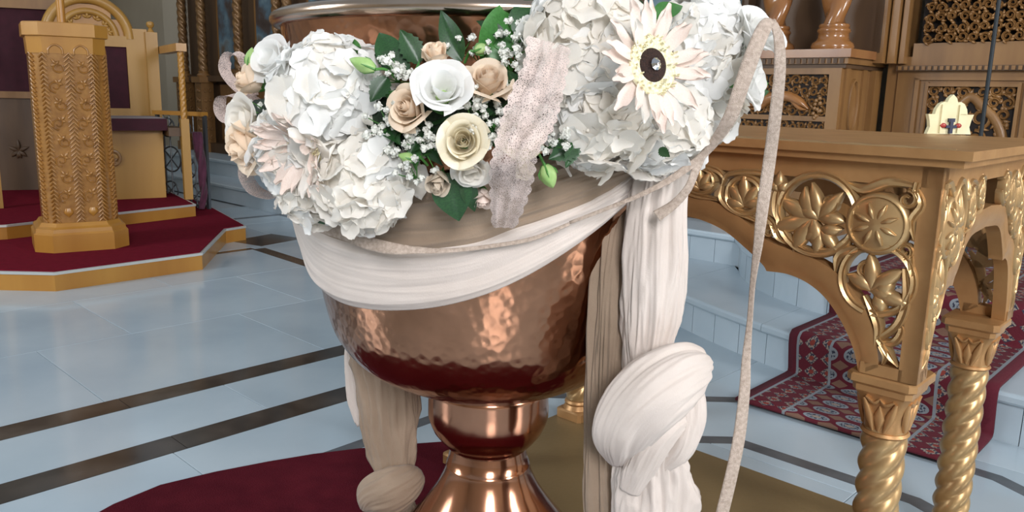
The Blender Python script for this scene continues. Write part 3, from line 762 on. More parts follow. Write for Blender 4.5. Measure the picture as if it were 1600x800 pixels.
# --- hydrangea: heads of four-petalled florets
FLORETS = []
for k in range(6):
    rnd = random.Random(100 + k)
    for m_ in (petal_w, petal_i):
        mb = MB()
        for q in range(4):
            M = Matrix.Rotation(q * pi / 2 + rnd.uniform(-0.15, 0.15), 4, 'Z') @ Matrix.Rotation(rnd.uniform(-0.1, 0.45), 4, 'X')
            petal_flat(mb, M, rnd.uniform(0.92, 1.10), rnd.uniform(0.54, 0.66), rnd.uniform(0.05, 0.28), rnd.uniform(-0.30, 0.10), 8, 6, 0.75, rnd.uniform(-0.04, 0.06), k * 7 + q, 0.04)
        mb.ball((0, 0, 0.05), 0.07, 1)
        FLORETS.append(mb.mesh('floret', m_, angle=180))
def hydrangea(label, p, R, nrm, seed, count=66, fr=0.032, ivory=0.35, stretch=(1, 1, 1)):
    rnd = random.Random(seed)
    root = thing('hydrangea', label, 'flower', p, 'white hydrangea heads')
    nrm = Vector(nrm).normalized()
    core = MB(); core.ball((0, 0, 0), R * 0.80, 2, stretch)
    obj('flower_core', core.mesh('flower_core', petal_i), root, M=Matrix())
    st = MB(); st.tube([(0, 0, 0), tuple(-nrm * R * 0.75)], 0.005, 6)
    obj('stem', st.mesh('stem', stemm), root, M=Matrix())
    ga = pi * (3 - sqrt(5))
    for k in range(count):
        z = 1 - 1.55 * (k + 0.5) / count
        r_ = sqrt(max(0, 1 - z * z)); a = ga * k + rnd.uniform(-0.25, 0.25)
        loc = Vector((r_ * cos(a), r_ * sin(a), z))
        dirv = nrm.to_track_quat('Z', 'Y') @ loc
        pos = Vector((dirv.x * R * stretch[0], dirv.y * R * stretch[1], dirv.z * R * stretch[2])) * rnd.uniform(0.86, 1.06)
        tilt = (dirv + Vector((rnd.uniform(-1, 1), rnd.uniform(-1, 1), rnd.uniform(-1, 1))) * 0.30).normalized()
        me = FLORETS[rnd.randrange(6) * 2 + (1 if rnd.random() < ivory else 0)]
        obj('floret', me, root, M=frame_from_normal(pos, tilt, rnd.uniform(0, 6.3), fr * rnd.uniform(0.8, 1.2)))
    return root
hydrangea('white hydrangea head at the top of the left flower cluster', (-0.2333, 1.0661, 0.9871), 0.074, (-0.35, -0.75, 0.55), 1)
hydrangea('white hydrangea head on the outer left side behind the pink tinged gerbera', (-0.2874, 1.1036, 0.9171), 0.056, (-0.75, -0.6, 0.2), 2, 54, ivory=0.6)
hydrangea('ivory hydrangea head at the bottom right of the left cluster beside the beige cloth', (-0.1917, 1.0457, 0.8903), 0.060, (-0.2, -0.95, -0.25), 3, 52, ivory=0.7)
hydrangea('small ivory hydrangea head lowest in the left cluster', (-0.2669, 1.1001, 0.8638), 0.045, (-0.5, -0.8, -0.3), 4, 38, 0.026, ivory=0.9)
hydrangea('white hydrangea head right of the lace streamer under the rim', (0.0824, 1.0253, 1.0589), 0.070, (0.25, -0.85, 0.5), 5, ivory=0.4)
hydrangea('white hydrangea head lower down right of the lace streamer', (0.1050, 1.0336, 0.9776), 0.062, (0.2, -0.95, -0.1), 6, 56, ivory=0.65)
hydrangea('white hydrangea head under the gerbera with the crystal pin', (0.1907, 1.0812, 0.9658), 0.058, (0.45, -0.85, -0.3), 7, 52, ivory=0.55)
hydrangea('white hydrangea head at the top right beside the crystal pinned gerbera', (0.2368, 1.1132, 1.0647), 0.062, (0.7, -0.6, 0.4), 8, 66, ivory=0.35)
hydrangea('white hydrangea head at the right end below the other right heads', (0.2566, 1.1572, 0.9914), 0.048, (0.75, -0.65, -0.15), 9, 46, ivory=0.55)

# --- gerberas
GPET = []
for k in range(4):
    mb = MB(); petal_flat(mb, Matrix(), 1.0, 0.125, 0.30, 0.02 + 0.06 * k, 9, 4, 0.95, 0.03, k)
    GPET.append(mb.mesh('petal', petal_b, angle=180))
GPET_I = []
for k in range(4):
    mb = MB(); petal_flat(mb, Matrix(), 1.0, 0.135, 0.30, 0.05 + 0.06 * k, 9, 4, 0.95, 0.03, k)
    GPET_I.append(mb.mesh('petal', petal_i, angle=180))
def gerbera(label, p, nrm, R, seed, pin=False, a0=0, a1=360, sy=1.0, ptilt=0.10):
    rnd = random.Random(seed)
    M = frame_from_normal(p, nrm) @ Matrix.Diagonal((1, sy, 1, 1))
    root = thing('gerbera', label, 'flower', M=M)
    for layer, (cnt, L, tilt, zo) in enumerate(((14, 1.0, ptilt, -0.003), (12, 0.93, ptilt + 0.14, 0.0))):
        for k in range(cnt):
            a = radians(lerp(a0, a1, (k + 0.5 * layer + rnd.uniform(-0.25, 0.25)) / cnt))
            S = R * L * rnd.uniform(0.88, 1.08)
            m = Matrix.Rotation(a, 4, 'Z') @ Matrix.Translation((0, R * 0.16, zo)) @ Matrix.Rotation(tilt + rnd.uniform(-0.14, 0.14), 4, 'X') @ Matrix.Rotation(rnd.uniform(-0.35, 0.35), 4, 'Y') @ Matrix.Scale(S * 0.84, 4)
            obj('petal', rnd.choice(GPET if rnd.random() < 0.85 else GPET_I), root, M=m)
    mb = MB(); mb.lathe([(R * 0.22, -0.002), (R * 0.42, 0.001), (R * 0.43, 0.004), (R * 0.40, 0.0065), (R * 0.30, 0.006), (R * 0.24, 0.004)], 40, cap=False)
    for k in range(70):
        a = rnd.uniform(0, 6.283); r_ = R * rnd.uniform(0.26, 0.44)
        mb.tube([(r_ * cos(a), r_ * sin(a), 0.003), (r_ * 1.06 * cos(a), r_ * 1.06 * sin(a), 0.011)], [0.0012, 0.0008], 5)
    obj('stamen_ring', mb.mesh('stamen_ring', disc_ring, angle=60), root, M=Matrix())
    mb = MB(); mb.lathe([(0.0005, 0.0075), (R * 0.12, 0.007), (R * 0.22, 0.0055), (R * 0.27, 0.003), (R * 0.25, -0.002), (0.0005, -0.003)], 32)
    tag(obj('disc', mb.mesh('disc', disc_dark), root, M=Matrix()), 'dark brown centre')
    if pin:
        mb = MB(); mb.lathe([(0.0002, 0.014), (0.0035, 0.0135), (0.0066, 0.0105), (0.0060, 0.0085), (0.0008, 0.006)], 10)
        tag(obj('crystal_pin', mb.mesh('crystal_pin', gem, smooth=False), root, M=Matrix()), 'clear faceted crystal pin')
    mb = MB(); mb.tube([(0, 0, -0.003), (0, 0, -0.05)], 0.004, 6)
    obj('stem', mb.mesh('stem', stemm), root, M=Matrix())
    return root
gerbera('blush white gerbera with dark centre and crystal pin in the right cluster', (0.1501, 0.9250, 1.0354), (0.42, -0.88, 0.20), 0.072, 3, True, sy=1.08)
gerbera('pink tinged gerbera seen edge on in the left cluster', (-0.2660, 1.0350, 0.9305), (-0.55, -0.68, -0.35), 0.074, 9, False, ptilt=0.55)

# --- roses and lisianthus: cupped petals in whorls
def whorl_petal(mb, r0_, h, span, opn, lip, top=0.4, nl=8, nw=10, seed=0, ruf=0.0):
    rnd = random.Random(seed); p0 = rnd.uniform(0, 6)
    def fn(u, v):
        x = (v - 0.5) * 2
        t = u
        az = x * span / 2 * (0.35 + 0.65 * min(1, t * 1.8))
        hh = h * t * (1 - top * x * x * 0.6)
        r_ = r0_ * (0.28 + 0.72 * min(1.0, t * 1.5) ** 0.7) * (1 + opn * t * t) + lip * r0_ * max(0, t - 0.72) ** 2 * 12 + ruf * r0_ * sin(6 * x + p0) * t * t
        return Vector((r_ * cos(az), r_ * sin(az), hh - lip * h * max(0, t - 0.78) ** 2 * 4))
    mb.grid(nl, nw, fn)
ROSE = {}
def rose_meshes(key, m_):
    if key in ROSE: return ROSE[key]
    L = []
    for (r_, h, span, opn, lip, nn, tp) in ((0.17, 1.06, 3.4, -0.30, 0.0, 2, 0.15), (0.25, 1.06, 2.7, -0.20, 0.06, 3, 0.35), (0.34, 1.03, 2.4, -0.08, 0.14, 4, 0.5), (0.45, 0.96, 2.2, 0.02, 0.26, 4, 0.7), (0.58, 0.84, 2.0, 0.12, 0.42, 5, 0.85)):
        mb = MB(); whorl_petal(mb, r_, h, span, opn, lip, tp, seed=int(r_ * 100))
        L.append((mb.mesh('petal', m_, angle=180), nn))
    mb = MB()
    pts = []
    def fn(u, v):
        a = u * 5 * pi; r_ = 0.02 + 0.16 * u
        return Vector((r_ * cos(a), r_ * sin(a), (0.35 + 0.70 * v) * (1.04 - 0.03 * u)))
    mb.grid(60, 3, fn)
    L.append((mb.mesh('bud_spiral', m_, angle=180), 0))
    ROSE[key] = L
    return L
def rose(label, p, nrm, R, key, m_, seed, layers=5, name='rose'):
    rnd = random.Random(seed)
    R *= 0.88 if key != 'c' else 0.80
    root = thing(name, label, 'flower', M=frame_from_normal(p, nrm, 0, 1.0))
    L = rose_meshes(key, m_)
    base = Matrix.Translation((0, 0, -R * 0.62))
    obj('bud_spiral', L[-1][0], root, M=base @ Matrix.Scale(R * 1.25, 4))
    for li in range(layers):
        me, nn = L[li]
        for k in range(nn):
            a = 2 * pi * k / nn + li * 0.7 + rnd.uniform(-0.2, 0.2)
            s = R * 1.25 * rnd.uniform(0.94, 1.06)
            obj('petal', me, root, M=base @ Matrix.Rotation(a, 4, 'Z') @ Matrix.Rotation(rnd.uniform(-0.10, 0.12), 4, 'Y') @ Matrix.Rotation(rnd.uniform(-0.08, 0.08), 4, 'X') @ Matrix.Scale(s, 4))
    mb = MB()
    mb.lathe([(R * 0.04, -R * 1.1), (R * 0.10, -R * 0.8), (R * 0.24, -R * 0.66), (R * 0.30, -R * 0.52)], 10)
    obj('calyx', mb.mesh('calyx', stemm), root, M=Matrix())
    return root
def lisianthus(label, p, nrm, R, m_, seed, spread=0.5):
    rnd = random.Random(seed)
    R *= 0.74
    root = thing('lisianthus', label, 'flower', M=frame_from_normal(p, nrm))
    base = Matrix.Translation((0, 0, -R * 0.62))
    for li, (r_, h, span, opn, lip, nn) in enumerate(((0.33, 1.0, 2.7, -0.02, 0.10, 3), (0.47, 0.95, 2.4, 0.15, 0.28, 4), (0.58, 0.86, 2.2, 0.28, 0.42, 4))):
        mb = MB(); whorl_petal(mb, r_, h, span, opn, lip, 0.35, seed=seed + li, ruf=0.05)
        me = mb.mesh('petal', m_, angle=180)
        for k in range(nn):
            a = 2 * pi * k / nn + li * 0.6 + rnd.uniform(-0.15, 0.15)
            obj('petal', me, root, M=base @ Matrix.Rotation(a, 4, 'Z') @ Matrix.Rotation(rnd.uniform(-0.08, 0.10), 4, 'Y') @ Matrix.Scale(R * rnd.uniform(1.12, 1.3), 4))
    mb = MB(); mb.lathe([(R * 0.02, -R * 0.58), (R * 0.30, -R * 0.54), (R * 0.20, -R * 0.42), (R * 0.07, -R * 0.34), (R * 0.06, -R * 0.12), (0.0005, -R * 0.08)], 14)
    tag(obj('pistil', mb.mesh('pistil', budm), root, M=Matrix()), 'green throat')
    mb = MB(); mb.lathe([(R * 0.04, -R * 1.1), (R * 0.08, -R * 0.8), (R * 0.2, -R * 0.62), (R * 0.22, -R * 0.5)], 10)
    obj('calyx', mb.mesh('calyx', stemm), root, M=Matrix())
    return root
rose('peach rosebud pointing upward in front of the copper rim', (-0.0981, 1.0000, 1.0437), (-0.15, -0.5, 0.85), 0.026, 'p', petal_p, 1, 4)
lisianthus('large white lisianthus with green throat among the central roses', (-0.0848, 0.9650, 1.0045), (0.08, -0.84, 0.50), 0.043, petal_w, 2)
rose('peach rose right of the large white lisianthus', (-0.0338, 0.9850, 1.0148), (0.10, -0.65, 0.75), 0.032, 'p', petal_p, 3)
rose('peach rose left of and below the large white lisianthus', (-0.1272, 0.9850, 0.9810), (-0.45, -0.86, 0.2), 0.031, 'p', petal_p, 4)
rose('cream rose seen face on below the large lisianthus', (-0.0602, 0.9550, 0.9446), (0.0, -1, 0.18), 0.037, 'c', petal_c, 5)
lisianthus('pale lisianthus drooping right under the face on cream rose', (-0.0524, 0.9850, 0.9090), (0.1, -0.75, -0.6), 0.028, petal_i, 6)
rose('faded buff rose facing down at the bottom of the central flowers', (-0.0918, 0.9900, 0.8935), (-0.15, -0.72, -0.65), 0.025, 'f', petal_f, 7, 4)
rose('cream rose half hidden behind the lace streamer', (0.0060, 0.9850, 0.9498), (0.2, -0.95, 0.1), 0.034, 'c', petal_c, 8)
rose('cream rose peeking out right of the lace streamer near its bottom', (0.0116, 0.9850, 0.9136), (0.5, -0.75, -0.4), 0.024, 'c', petal_c, 9, 4)
rose('blush rosebud hanging below the dark leaf at the bottom of the lace', (-0.0390, 1.0150, 0.8726), (0.0, -0.6, -0.8), 0.022, 'b', petal_b, 10, 4)
rose('peach rose beside the lace bow at the far left', (-0.3733, 1.1600, 1.0099), (-0.7, -0.5, 0.4), 0.032, 'p', petal_p, 11, 4)
rose('wide open peach rose lowest on the far left edge', (-0.3627, 1.1000, 0.9226), (-0.75, -0.6, -0.2), 0.040, 'p', petal_p, 12)
lisianthus('ivory lisianthus between the two peach roses on the far left', (-0.3764, 1.1300, 0.9573), (-0.6, -0.75, 0.1), 0.040, petal_i, 13)
lisianthus('white lisianthus at the top left against the altar screen', (-0.3425, 1.1600, 1.0395), (-0.4, -0.8, 0.45), 0.042, petal_w, 14)
lisianthus('white lisianthus at the top right corner behind the ribbon loop', (0.3065, 1.0700, 1.0847), (0.5, -0.6, 0.6), 0.044, petal_w, 15)
lisianthus('white lisianthus at the right edge below the ribbon loop', (0.3022, 1.0600, 1.0203), (0.8, -0.55, 0.1), 0.040, petal_w, 16)

# --- buds
def bud(label, p, tip, stem_end, R=0.0065):
    p, tip, e = Vector(p), Vector(tip), Vector(stem_end)
    root = thing('lisianthus_bud', label, 'bud', p)
    ax = tip - p; L = ax.length
    M = frame_from_normal((0, 0, 0), ax)
    mb = MB(M)
    seg = 18
    rings = []
    for k in range(13):
        t = k / 12
        r_ = R * (sin(pi * min(1, 0.08 + t * 0.92)) ** 0.8) * (1.1 - 0.25 * t) + 0.0003
        rings.append([(r_ * (1 + 0.10 * sin(5 * a + t * 5)) * cos(a), r_ * (1 + 0.10 * sin(5 * a + t * 5)) * sin(a), L * t) for a in [2 * pi * q / seg for q in range(seg)]])
    mb.loft(rings)
    obj('bud', mb.mesh('bud', budm, angle=180), root, M=Matrix())
    mb = MB()
    mid = (e - p) * 0.5 + Vector((0, -0.004, 0.006))
    P = catmull([(0, 0, 0), mid, e - p], 12)
    mb.tube(P, [0.0026] + [0.0018] * 12, 7)
    for q in range(4):
        a = q * pi / 2
        mb.tube([M @ Vector((0.003 * cos(a), 0.003 * sin(a), 0)), M @ Vector((R * 1.05 * cos(a), R * 1.05 * sin(a), L * 0.3)), M @ Vector((R * 1.12 * cos(a), R * 1.12 * sin(a), L * 0.5))], [0.0016, 0.0012, 0.0003], 5)
    obj('stem', mb.mesh('stem', stemm), root, M=Matrix())
    return root
bud('green lisianthus bud standing upright by the lace bow at the far left', (-0.3793, 1.1700, 1.0312), (-0.3727, 1.1700, 1.0577), (-0.3616, 1.1800, 1.0051))
bud('green lisianthus bud lying left across the top of the left hydrangea', (-0.1683, 0.9850, 1.0266), (-0.1986, 0.9850, 1.0378), (-0.1444, 1.0100, 1.0142), 0.0085)
bud('green lisianthus bud hanging under the right end of the lace', (0.0372, 0.9850, 0.9173), (0.0482, 0.9850, 0.8894), (0.0174, 1.0000, 0.9391), 0.0105)
bud('small green bud on a curved stem above the peach rose beside the big leaf', (-0.0508, 1.0100, 1.0513), (-0.0338, 1.0100, 1.0577), (-0.0644, 1.0300, 1.0381), 0.007)
bud('small pale green bud pointing left between the left cluster and the cream rose', (-0.1226, 0.9850, 0.9206), (-0.1413, 0.9850, 0.9256), (-0.1082, 1.0100, 0.9118), 0.006)
bud('curled green bud stem at the right edge below the ribbon loop', (0.3321, 1.1000, 1.0248), (0.3268, 1.1000, 1.0063), (0.3095, 1.1000, 1.0508), 0.003)

# --- gypsophila sprigs
GB = []
for k in range(3):
    rnd = random.Random(500 + k); mb = MB()
    for q in range(16):
        v_ = Vector((rnd.gauss(0, 1), rnd.gauss(0, 1), rnd.gauss(0, 1))).normalized()
        M = frame_from_normal(v_ * 0.55, v_ + Vector((rnd.uniform(-.5, .5), rnd.uniform(-.5, .5), rnd.uniform(-.5, .5))), rnd.uniform(0, 6))
        petal_flat(mb, M @ Matrix.Translation((0, -0.3, 0)), 0.75, 0.38, 0.3, 0.3, 2, 2, 0.9)
    mb.ball((0, 0, 0), 0.6, 1)
    GB.append(mb.mesh('blossom', gyp, angle=180))
def sprig(label, p, blooms, sd, spread=0.018, size=0.0062):
    rnd = random.Random(sd)
    p = Vector(p)
    root = thing('gypsophila_sprig', label, 'flower', p, "baby's breath sprigs")
    tgt = Vector((AX, AY, p.z)) - p; tgt.normalize()
    joint = tgt * 0.028 + Vector((0, 0, -0.012))
    stm = MB(); stm.tube([tuple(joint), tuple(joint + tgt * 0.03)], 0.0012, 5)
    for k in range(blooms):
        pos = Vector((rnd.gauss(0, 0.62), rnd.gauss(0, 0.4), rnd.gauss(0, 0.62))) * spread
        stm.tube([tuple(joint), tuple(joint * 0.4 + pos * 0.7), tuple(pos)], [0.0009, 0.0007, 0.0006], 4)
        obj('blossom', rnd.choice(GB), root, M=Matrix.Translation(pos) @ Matrix.Rotation(rnd.uniform(0, 6), 4, (0.5, 0.6, 0.62)) @ Matrix.Scale(size * rnd.uniform(0.6, 1.2), 4))
    obj('stem', stm.mesh('stem', stemm), root, M=Matrix())
SPR = [
    ('above the left peach rose', (-0.1336, 1.0000, 1.0309), 8), ('left of the peach rosebud under the rim', (-0.1522, 1.0000, 1.0244), 7),
    ('touching the right side of the left hydrangea top', (-0.1651, 0.9900, 0.9679), 9), ('left of the left peach rose stem', (-0.1551, 0.9950, 0.9495), 8),
    ('below the left peach rose', (-0.1195, 0.9850, 0.9454), 10), ('left of the face on cream rose', (-0.1024, 0.9850, 0.9419), 9),
    ('between the left cluster and the faded buff rose', (-0.1280, 0.9900, 0.9052), 8), ('right above the small pale green bud', (-0.1434, 1.0000, 0.9292), 6),
    ('on the tall stem above the large lisianthus', (-0.0712, 1.0100, 1.0599), 3), ('beside the small bud on the curved stem', (-0.0464, 1.0150, 1.0486), 4),
    ('highest on the big green leaf beside the lace', (-0.0017, 1.0000, 1.0779), 7), ('second highest beside the lace top', (-0.0058, 0.9950, 1.0575), 8),
    ('left of the lace at the height of the peach rose', (-0.0038, 0.9900, 1.0379), 8), ('between the peach rose and the lace', (-0.0152, 0.9850, 1.0002), 4),
    ('right below the large lisianthus', (-0.0465, 0.9700, 0.9906), 7), ('under the right peach rose', (-0.0315, 0.9750, 0.9849), 6),
    ('right of the face on cream rose by the lace', (-0.0249, 0.9700, 0.9687), 9), ('above the face on cream rose', (-0.0476, 0.9680, 0.9682), 7),
    ('right of the lace middle', (0.0433, 0.9650, 0.9666), 8), ('right of the lace lower down', (0.0484, 0.9650, 0.9495), 8),
    ('lowest right of the cream rose', (-0.0245, 0.9650, 0.9523), 6), ('on the top left white lisianthus', (-0.3316, 1.1700, 1.0481), 9),
    ('at the outer left between ivory lisianthus and bow', (-0.3661, 1.1500, 0.9747), 8), ('on the far left under the open peach rose', (-0.3659, 1.1400, 0.9003), 7),
    ('left of the central white lisianthus', (-0.1239, 0.9900, 1.0128), 5),
]
for k, (w_, p_, nb) in enumerate(SPR):
    sprig("tiny white baby's breath sprig " + w_, p_, int(nb * 1.3), 700 + k)

# --- greenery garland: foam ring hugging the bowl, with all its leaves
gar = thing('greenery_garland', 'dark green leafy garland wrapped round the bowl holding the flowers', 'garland', (AX, AY - 0.36, 0.93))
cp = [(-0.4032, 1.2866, 0.9550), (-0.3211, 1.1542, 0.9561), (-0.2059, 1.0732, 0.9613), (-0.0855, 1.0410, 0.9715), (0.0119, 1.0421, 0.9873), (0.1112, 1.0680, 1.0096), (0.2129, 1.1291, 1.0294), (0.2846, 1.2138, 1.0402)]
CP = catmull(cp, 60)
mb = MB(); mb.tube(CP, [0.03 + 0.014 * sin(pi * k / 60) for k in range(61)], 14)
mb.build('foam_core', foamm, gar)
def leaf_mesh(L, Wd, fold=0.3, curl=0.25, serr=0, twist=0.0, m_=None, tip=1.0):
    mb = MB()
    nl = 14
    def fn(u, v):
        x = (v - 0.5) * 2; t = u
        w = Wd * (sin(pi * t ** 0.85)) ** (0.9 * tip)
        if serr: w *= 1 - 0.22 * (abs((t * serr) % 1 - 0.5) * 2)
        w = max(w, Wd * 0.03)
        y = L * t - abs(x) * w * 0.15
        z = fold * abs(x) * w + curl * L * t * t - 0.03 * Wd * cos(x * pi)
        a = twist * t
        X, Z = x * w * cos(a) - z * 0.2 * sin(a), z + x * w * sin(a)
        return Vector((X, y, Z))
    mb.grid(nl, 8, fn)
    return mb.mesh('leaf', m_, angle=180)
LEAVES = [leaf_mesh(1, 0.20, 0.35, -0.20, 0, 0.2, leafm), leaf_mesh(1, 0.26, 0.3, -0.35, 0, -0.2, leafm), leaf_mesh(1, 0.30, 0.3, -0.1, 7, 0.1, leafm), leaf_mesh(1, 0.22, 0.25, -0.45, 0, 0.3, leafl), leaf_mesh(1, 0.26, 0.3, 0.2, 6, 0.1, leafl)]
def leaf_at(base, tip, kind, nrm=(0, -1, 0.25), fat=1.0, label=None):
    b, t = Vector(base), Vector(tip)
    y = (t - b); L = y.length; y.normalize()
    z = Vector(nrm); z = (z - y * z.dot(y)).normalized(); x = y.cross(z)
    M = Matrix(((x.x, y.x, z.x, b.x), (x.y, y.y, z.y, b.y), (x.z, y.z, z.z, b.z), (0, 0, 0, 1))) @ Matrix.Diagonal((L * fat, L, L, 1))
    o = obj('leaf', LEAVES[kind], gar)
    o.matrix_basis = gar.matrix_world.inverted() @ M; o.matrix_parent_inverse = Matrix()
    if label: o['label'] = label
    return o
leaf_at((-0.0433, 1.0200, 1.0397), (0.0176, 1.0300, 1.1237), 3, (0.5, -0.85, 0.2), 1.15, 'broad mid green leaf beside the lace top')
leaf_at((0.0033, 1.0300, 1.0689), (0.0224, 1.0400, 1.1311), 1, (-0.3, -0.9, 0.1), 1.3)
leaf_at((-0.0669, 1.0200, 1.0392), (-0.0976, 1.0250, 1.1011), 0, (-0.2, -1, 0.1), 1.1, 'narrow dark leaf standing up against the copper rim')
leaf_at((-0.0141, 1.0300, 1.0700), (-0.0492, 1.0300, 1.0921), 0, (0.1, -0.9, 0.5), 1.0)
leaf_at((-0.1504, 1.0300, 1.0346), (-0.1739, 1.0400, 1.0780), 1, (-0.1, -0.9, 0.4), 1.3)
leaf_at((-0.2004, 1.0500, 1.0343), (-0.2299, 1.0550, 1.0732), 3, (-0.3, -0.9, 0.5), 1.5)
leaf_at((-0.1209, 1.0300, 1.0353), (-0.1438, 1.0300, 1.0771), 2, (0.2, -0.9, 0.3), 1.2)
leaf_at((-0.1322, 1.0250, 1.0271), (-0.1765, 1.0300, 1.0480), 2, (0, -0.9, 0.6), 1.3)
leaf_at((-0.3135, 1.1500, 1.0180), (-0.3238, 1.1700, 1.0657), 1, (-0.4, -0.9, 0.2), 1.3)
leaf_at((-0.2950, 1.1300, 1.0137), (-0.2822, 1.1400, 1.0597), 1, (-0.2, -0.9, 0.4), 1.3)
leaf_at((-0.3659, 1.1700, 1.0013), (-0.3351, 1.1800, 1.0271), 1, (-0.3, -0.9, 0.4), 1.1)
leaf_at((-0.3058, 1.0450, 0.9984), (-0.2747, 1.0400, 1.0134), 4, (-0.3, -0.9, 0.5), 0.9, 'small toothed mid green leaf lying on the white petals')
leaf_at((-0.1546, 0.9950, 1.0182), (-0.1748, 0.9850, 0.9890), 2, (0, -1, 0.3), 1.3)
leaf_at((-0.0817, 1.0000, 0.9038), (-0.0677, 0.9900, 0.8455), 1, (0.1, -1, 0.1), 1.6, 'dark green leaf hanging onto the beige cloth')
leaf_at((-0.0641, 1.0000, 0.8962), (-0.0429, 1.0000, 0.8567), 1, (0.4, -0.8, 0.1), 1.0)
leaf_at((0.0783, 0.9850, 0.9437), (0.0420, 0.9750, 0.9259), 2, (0, -1, 0.2), 1.2)
leaf_at((0.0743, 0.9850, 0.9475), (0.0631, 0.9750, 0.9156), 2, (0.1, -1, 0.0), 1.0)
leaf_at((0.1390, 1.0000, 1.0847), (0.1117, 1.0100, 1.1205), 0, (0, -1, 0.3), 1.2)
leaf_at((0.1356, 1.0000, 1.0772), (0.1553, 1.0200, 1.1241), 1, (0.1, -0.9, 0.3), 1.1)
leaf_at((0.1664, 1.0300, 1.0954), (0.2117, 1.0500, 1.1289), 3, (0.2, -0.8, 0.5), 1.0)
leaf_at((0.2099, 1.0400, 0.9354), (0.2466, 1.0600, 0.9456), 1, (0.3, -0.9, -0.2), 1.0)
leaf_at((0.1781, 1.0000, 0.9397), (0.1894, 0.9900, 0.9305), 2, (0.2, -1, -0.3), 1.3)
leaf_at((0.3091, 1.1200, 1.0525), (0.3448, 1.1200, 1.0389), 3, (0.2, -0.9, 0.3), 0.9)
leaf_at((0.3125, 1.1100, 1.0059), (0.3437, 1.1100, 1.0151), 1, (0.2, -0.9, 0.3), 1.0)
leaf_at((0.3022, 1.1400, 1.0998), (0.3176, 1.1500, 1.1280), 0, (0.2, -0.9, 0.3), 1.2)
leaf_at((-0.2866, 1.0800, 0.8527), (-0.2590, 1.0700, 0.8200), 1, (-0.4, -0.9, 0), 0.9)
rnd = random.Random(77)
for k in range(74):
    i = rnd.randrange(10, 50)
    b = CP[i].copy(); out = Vector((b.x - AX, b.y - AY, 0)).normalized()
    a = rnd.uniform(0, 2 * pi)
    tang = Vector((-out.y, out.x, 0))
    dirv = (tang * cos(a) + Vector((0, 0, 1)) * sin(a) * 0.9 + out * rnd.uniform(0.25, 0.75)).normalized()
    b = b + out * 0.026 + dirv * 0.008
    leaf_at(b, b + dirv * rnd.uniform(0.035, 0.062), rnd.choice((0, 1, 1, 2, 2, 3)), out + Vector((rnd.uniform(-.5, .5), rnd.uniform(-.5, .5), rnd.uniform(-.2, .6))), rnd.uniform(0.9, 1.4))

# ================================================================== CARVED GOLD TABLE
table = thing('carved_table', 'carved gold wooden table with openwork aprons and twisted columns right of the font', 'table', W(-0.44, 1.41, 0.012))
TF = 1.360; TR = -0.378; ZA = 0.5515; ZT = 0.900; KS = 0.78      # front plane, right plane, abacus top, apron top
PT = 0.030
def fm_front(s, z, h): return W(s, TF - h, z)
def fm_right(s, z, h): return W(TR + h, s, z)
# --- front openwork, traced from the panel's scrolls (s along the panel, z height)
ARCH = [(-0.4721, 0.5464), (-0.4836, 0.5835), (-0.5064, 0.6250), (-0.5381, 0.6630), (-0.5735, 0.6862), (-0.6134, 0.6967), (-0.6537, 0.6957), (-0.6635, 0.7072), (-0.6988, 0.7318), (-0.7444, 0.7582), (-0.7948, 0.7727), (-0.8407, 0.7772)]
OUTER = [(-0.4404, 0.5671), (-0.4464, 0.6037), (-0.4597, 0.6396), (-0.4800, 0.6721), (-0.5148, 0.7068), (-0.5583, 0.7299), (-0.6117, 0.7423), (-0.6590, 0.7542), (-0.7032, 0.7827), (-0.7482, 0.8051), (-0.7981, 0.8156), (-0.8437, 0.8172)]
SC = -0.965                                             # middle of the front panel
def mirror(pts): return [(2 * SC - a, b) for a, b in pts]
def band(mb, fm, inner, outer, h0, h1):
    n = len(inner)
    rings = []
    for (a, b), (c, d) in zip(inner, outer):
        i1 = (lerp(a, c, 0.30), lerp(b, d, 0.30)); i2 = (lerp(a, c, 0.38), lerp(b, d, 0.38))
        rings.append([fm(a, b, h0), fm(a, b, h1 * 0.2 - 0.004), fm(*i1, h1 * 0.2 - 0.002), fm(*i2, h1), fm(c, d, h1), fm(c, d, h0)])
    mb.loft(rings)
def subdiv(pts, k=5): return [(p.x, p.y) for p in catmull([(a, b, 0) for a, b in pts], (len(pts) - 1) * k)]
def arch_full(pts):
    lo = [p for p in subdiv(pts[:7], 5)]; hi = [p for p in subdiv(pts[6:], 5)][1:]
    half = lo + hi
    half = [p for p in half if p[0] > SC + 0.002]
    zt = half[-1][1] + 0.004
    return half + [(SC, zt)] + mirror(half)[::-1]
A_IN = arch_full(ARCH); A_OUT = arch_full(OUTER)
mcount = min(len(A_IN), len(A_OUT))
def resample(pts, n):
    P = [Vector((a, b, 0)) for a, b in pts]; L = [0]
    for i in range(1, len(P)): L.append(L[-1] + (P[i] - P[i - 1]).length)
    out = []
    for k in range(n + 1):
        t = L[-1] * k / n; i = 1
        while i < len(P) - 1 and L[i] < t: i += 1
        f = (t - L[i - 1]) / max(1e-9, L[i] - L[i - 1]); q = P[i - 1].lerp(P[i], f); out.append((q.x, q.y))
    return out
SL, SR = 2 * SC - TR, TR
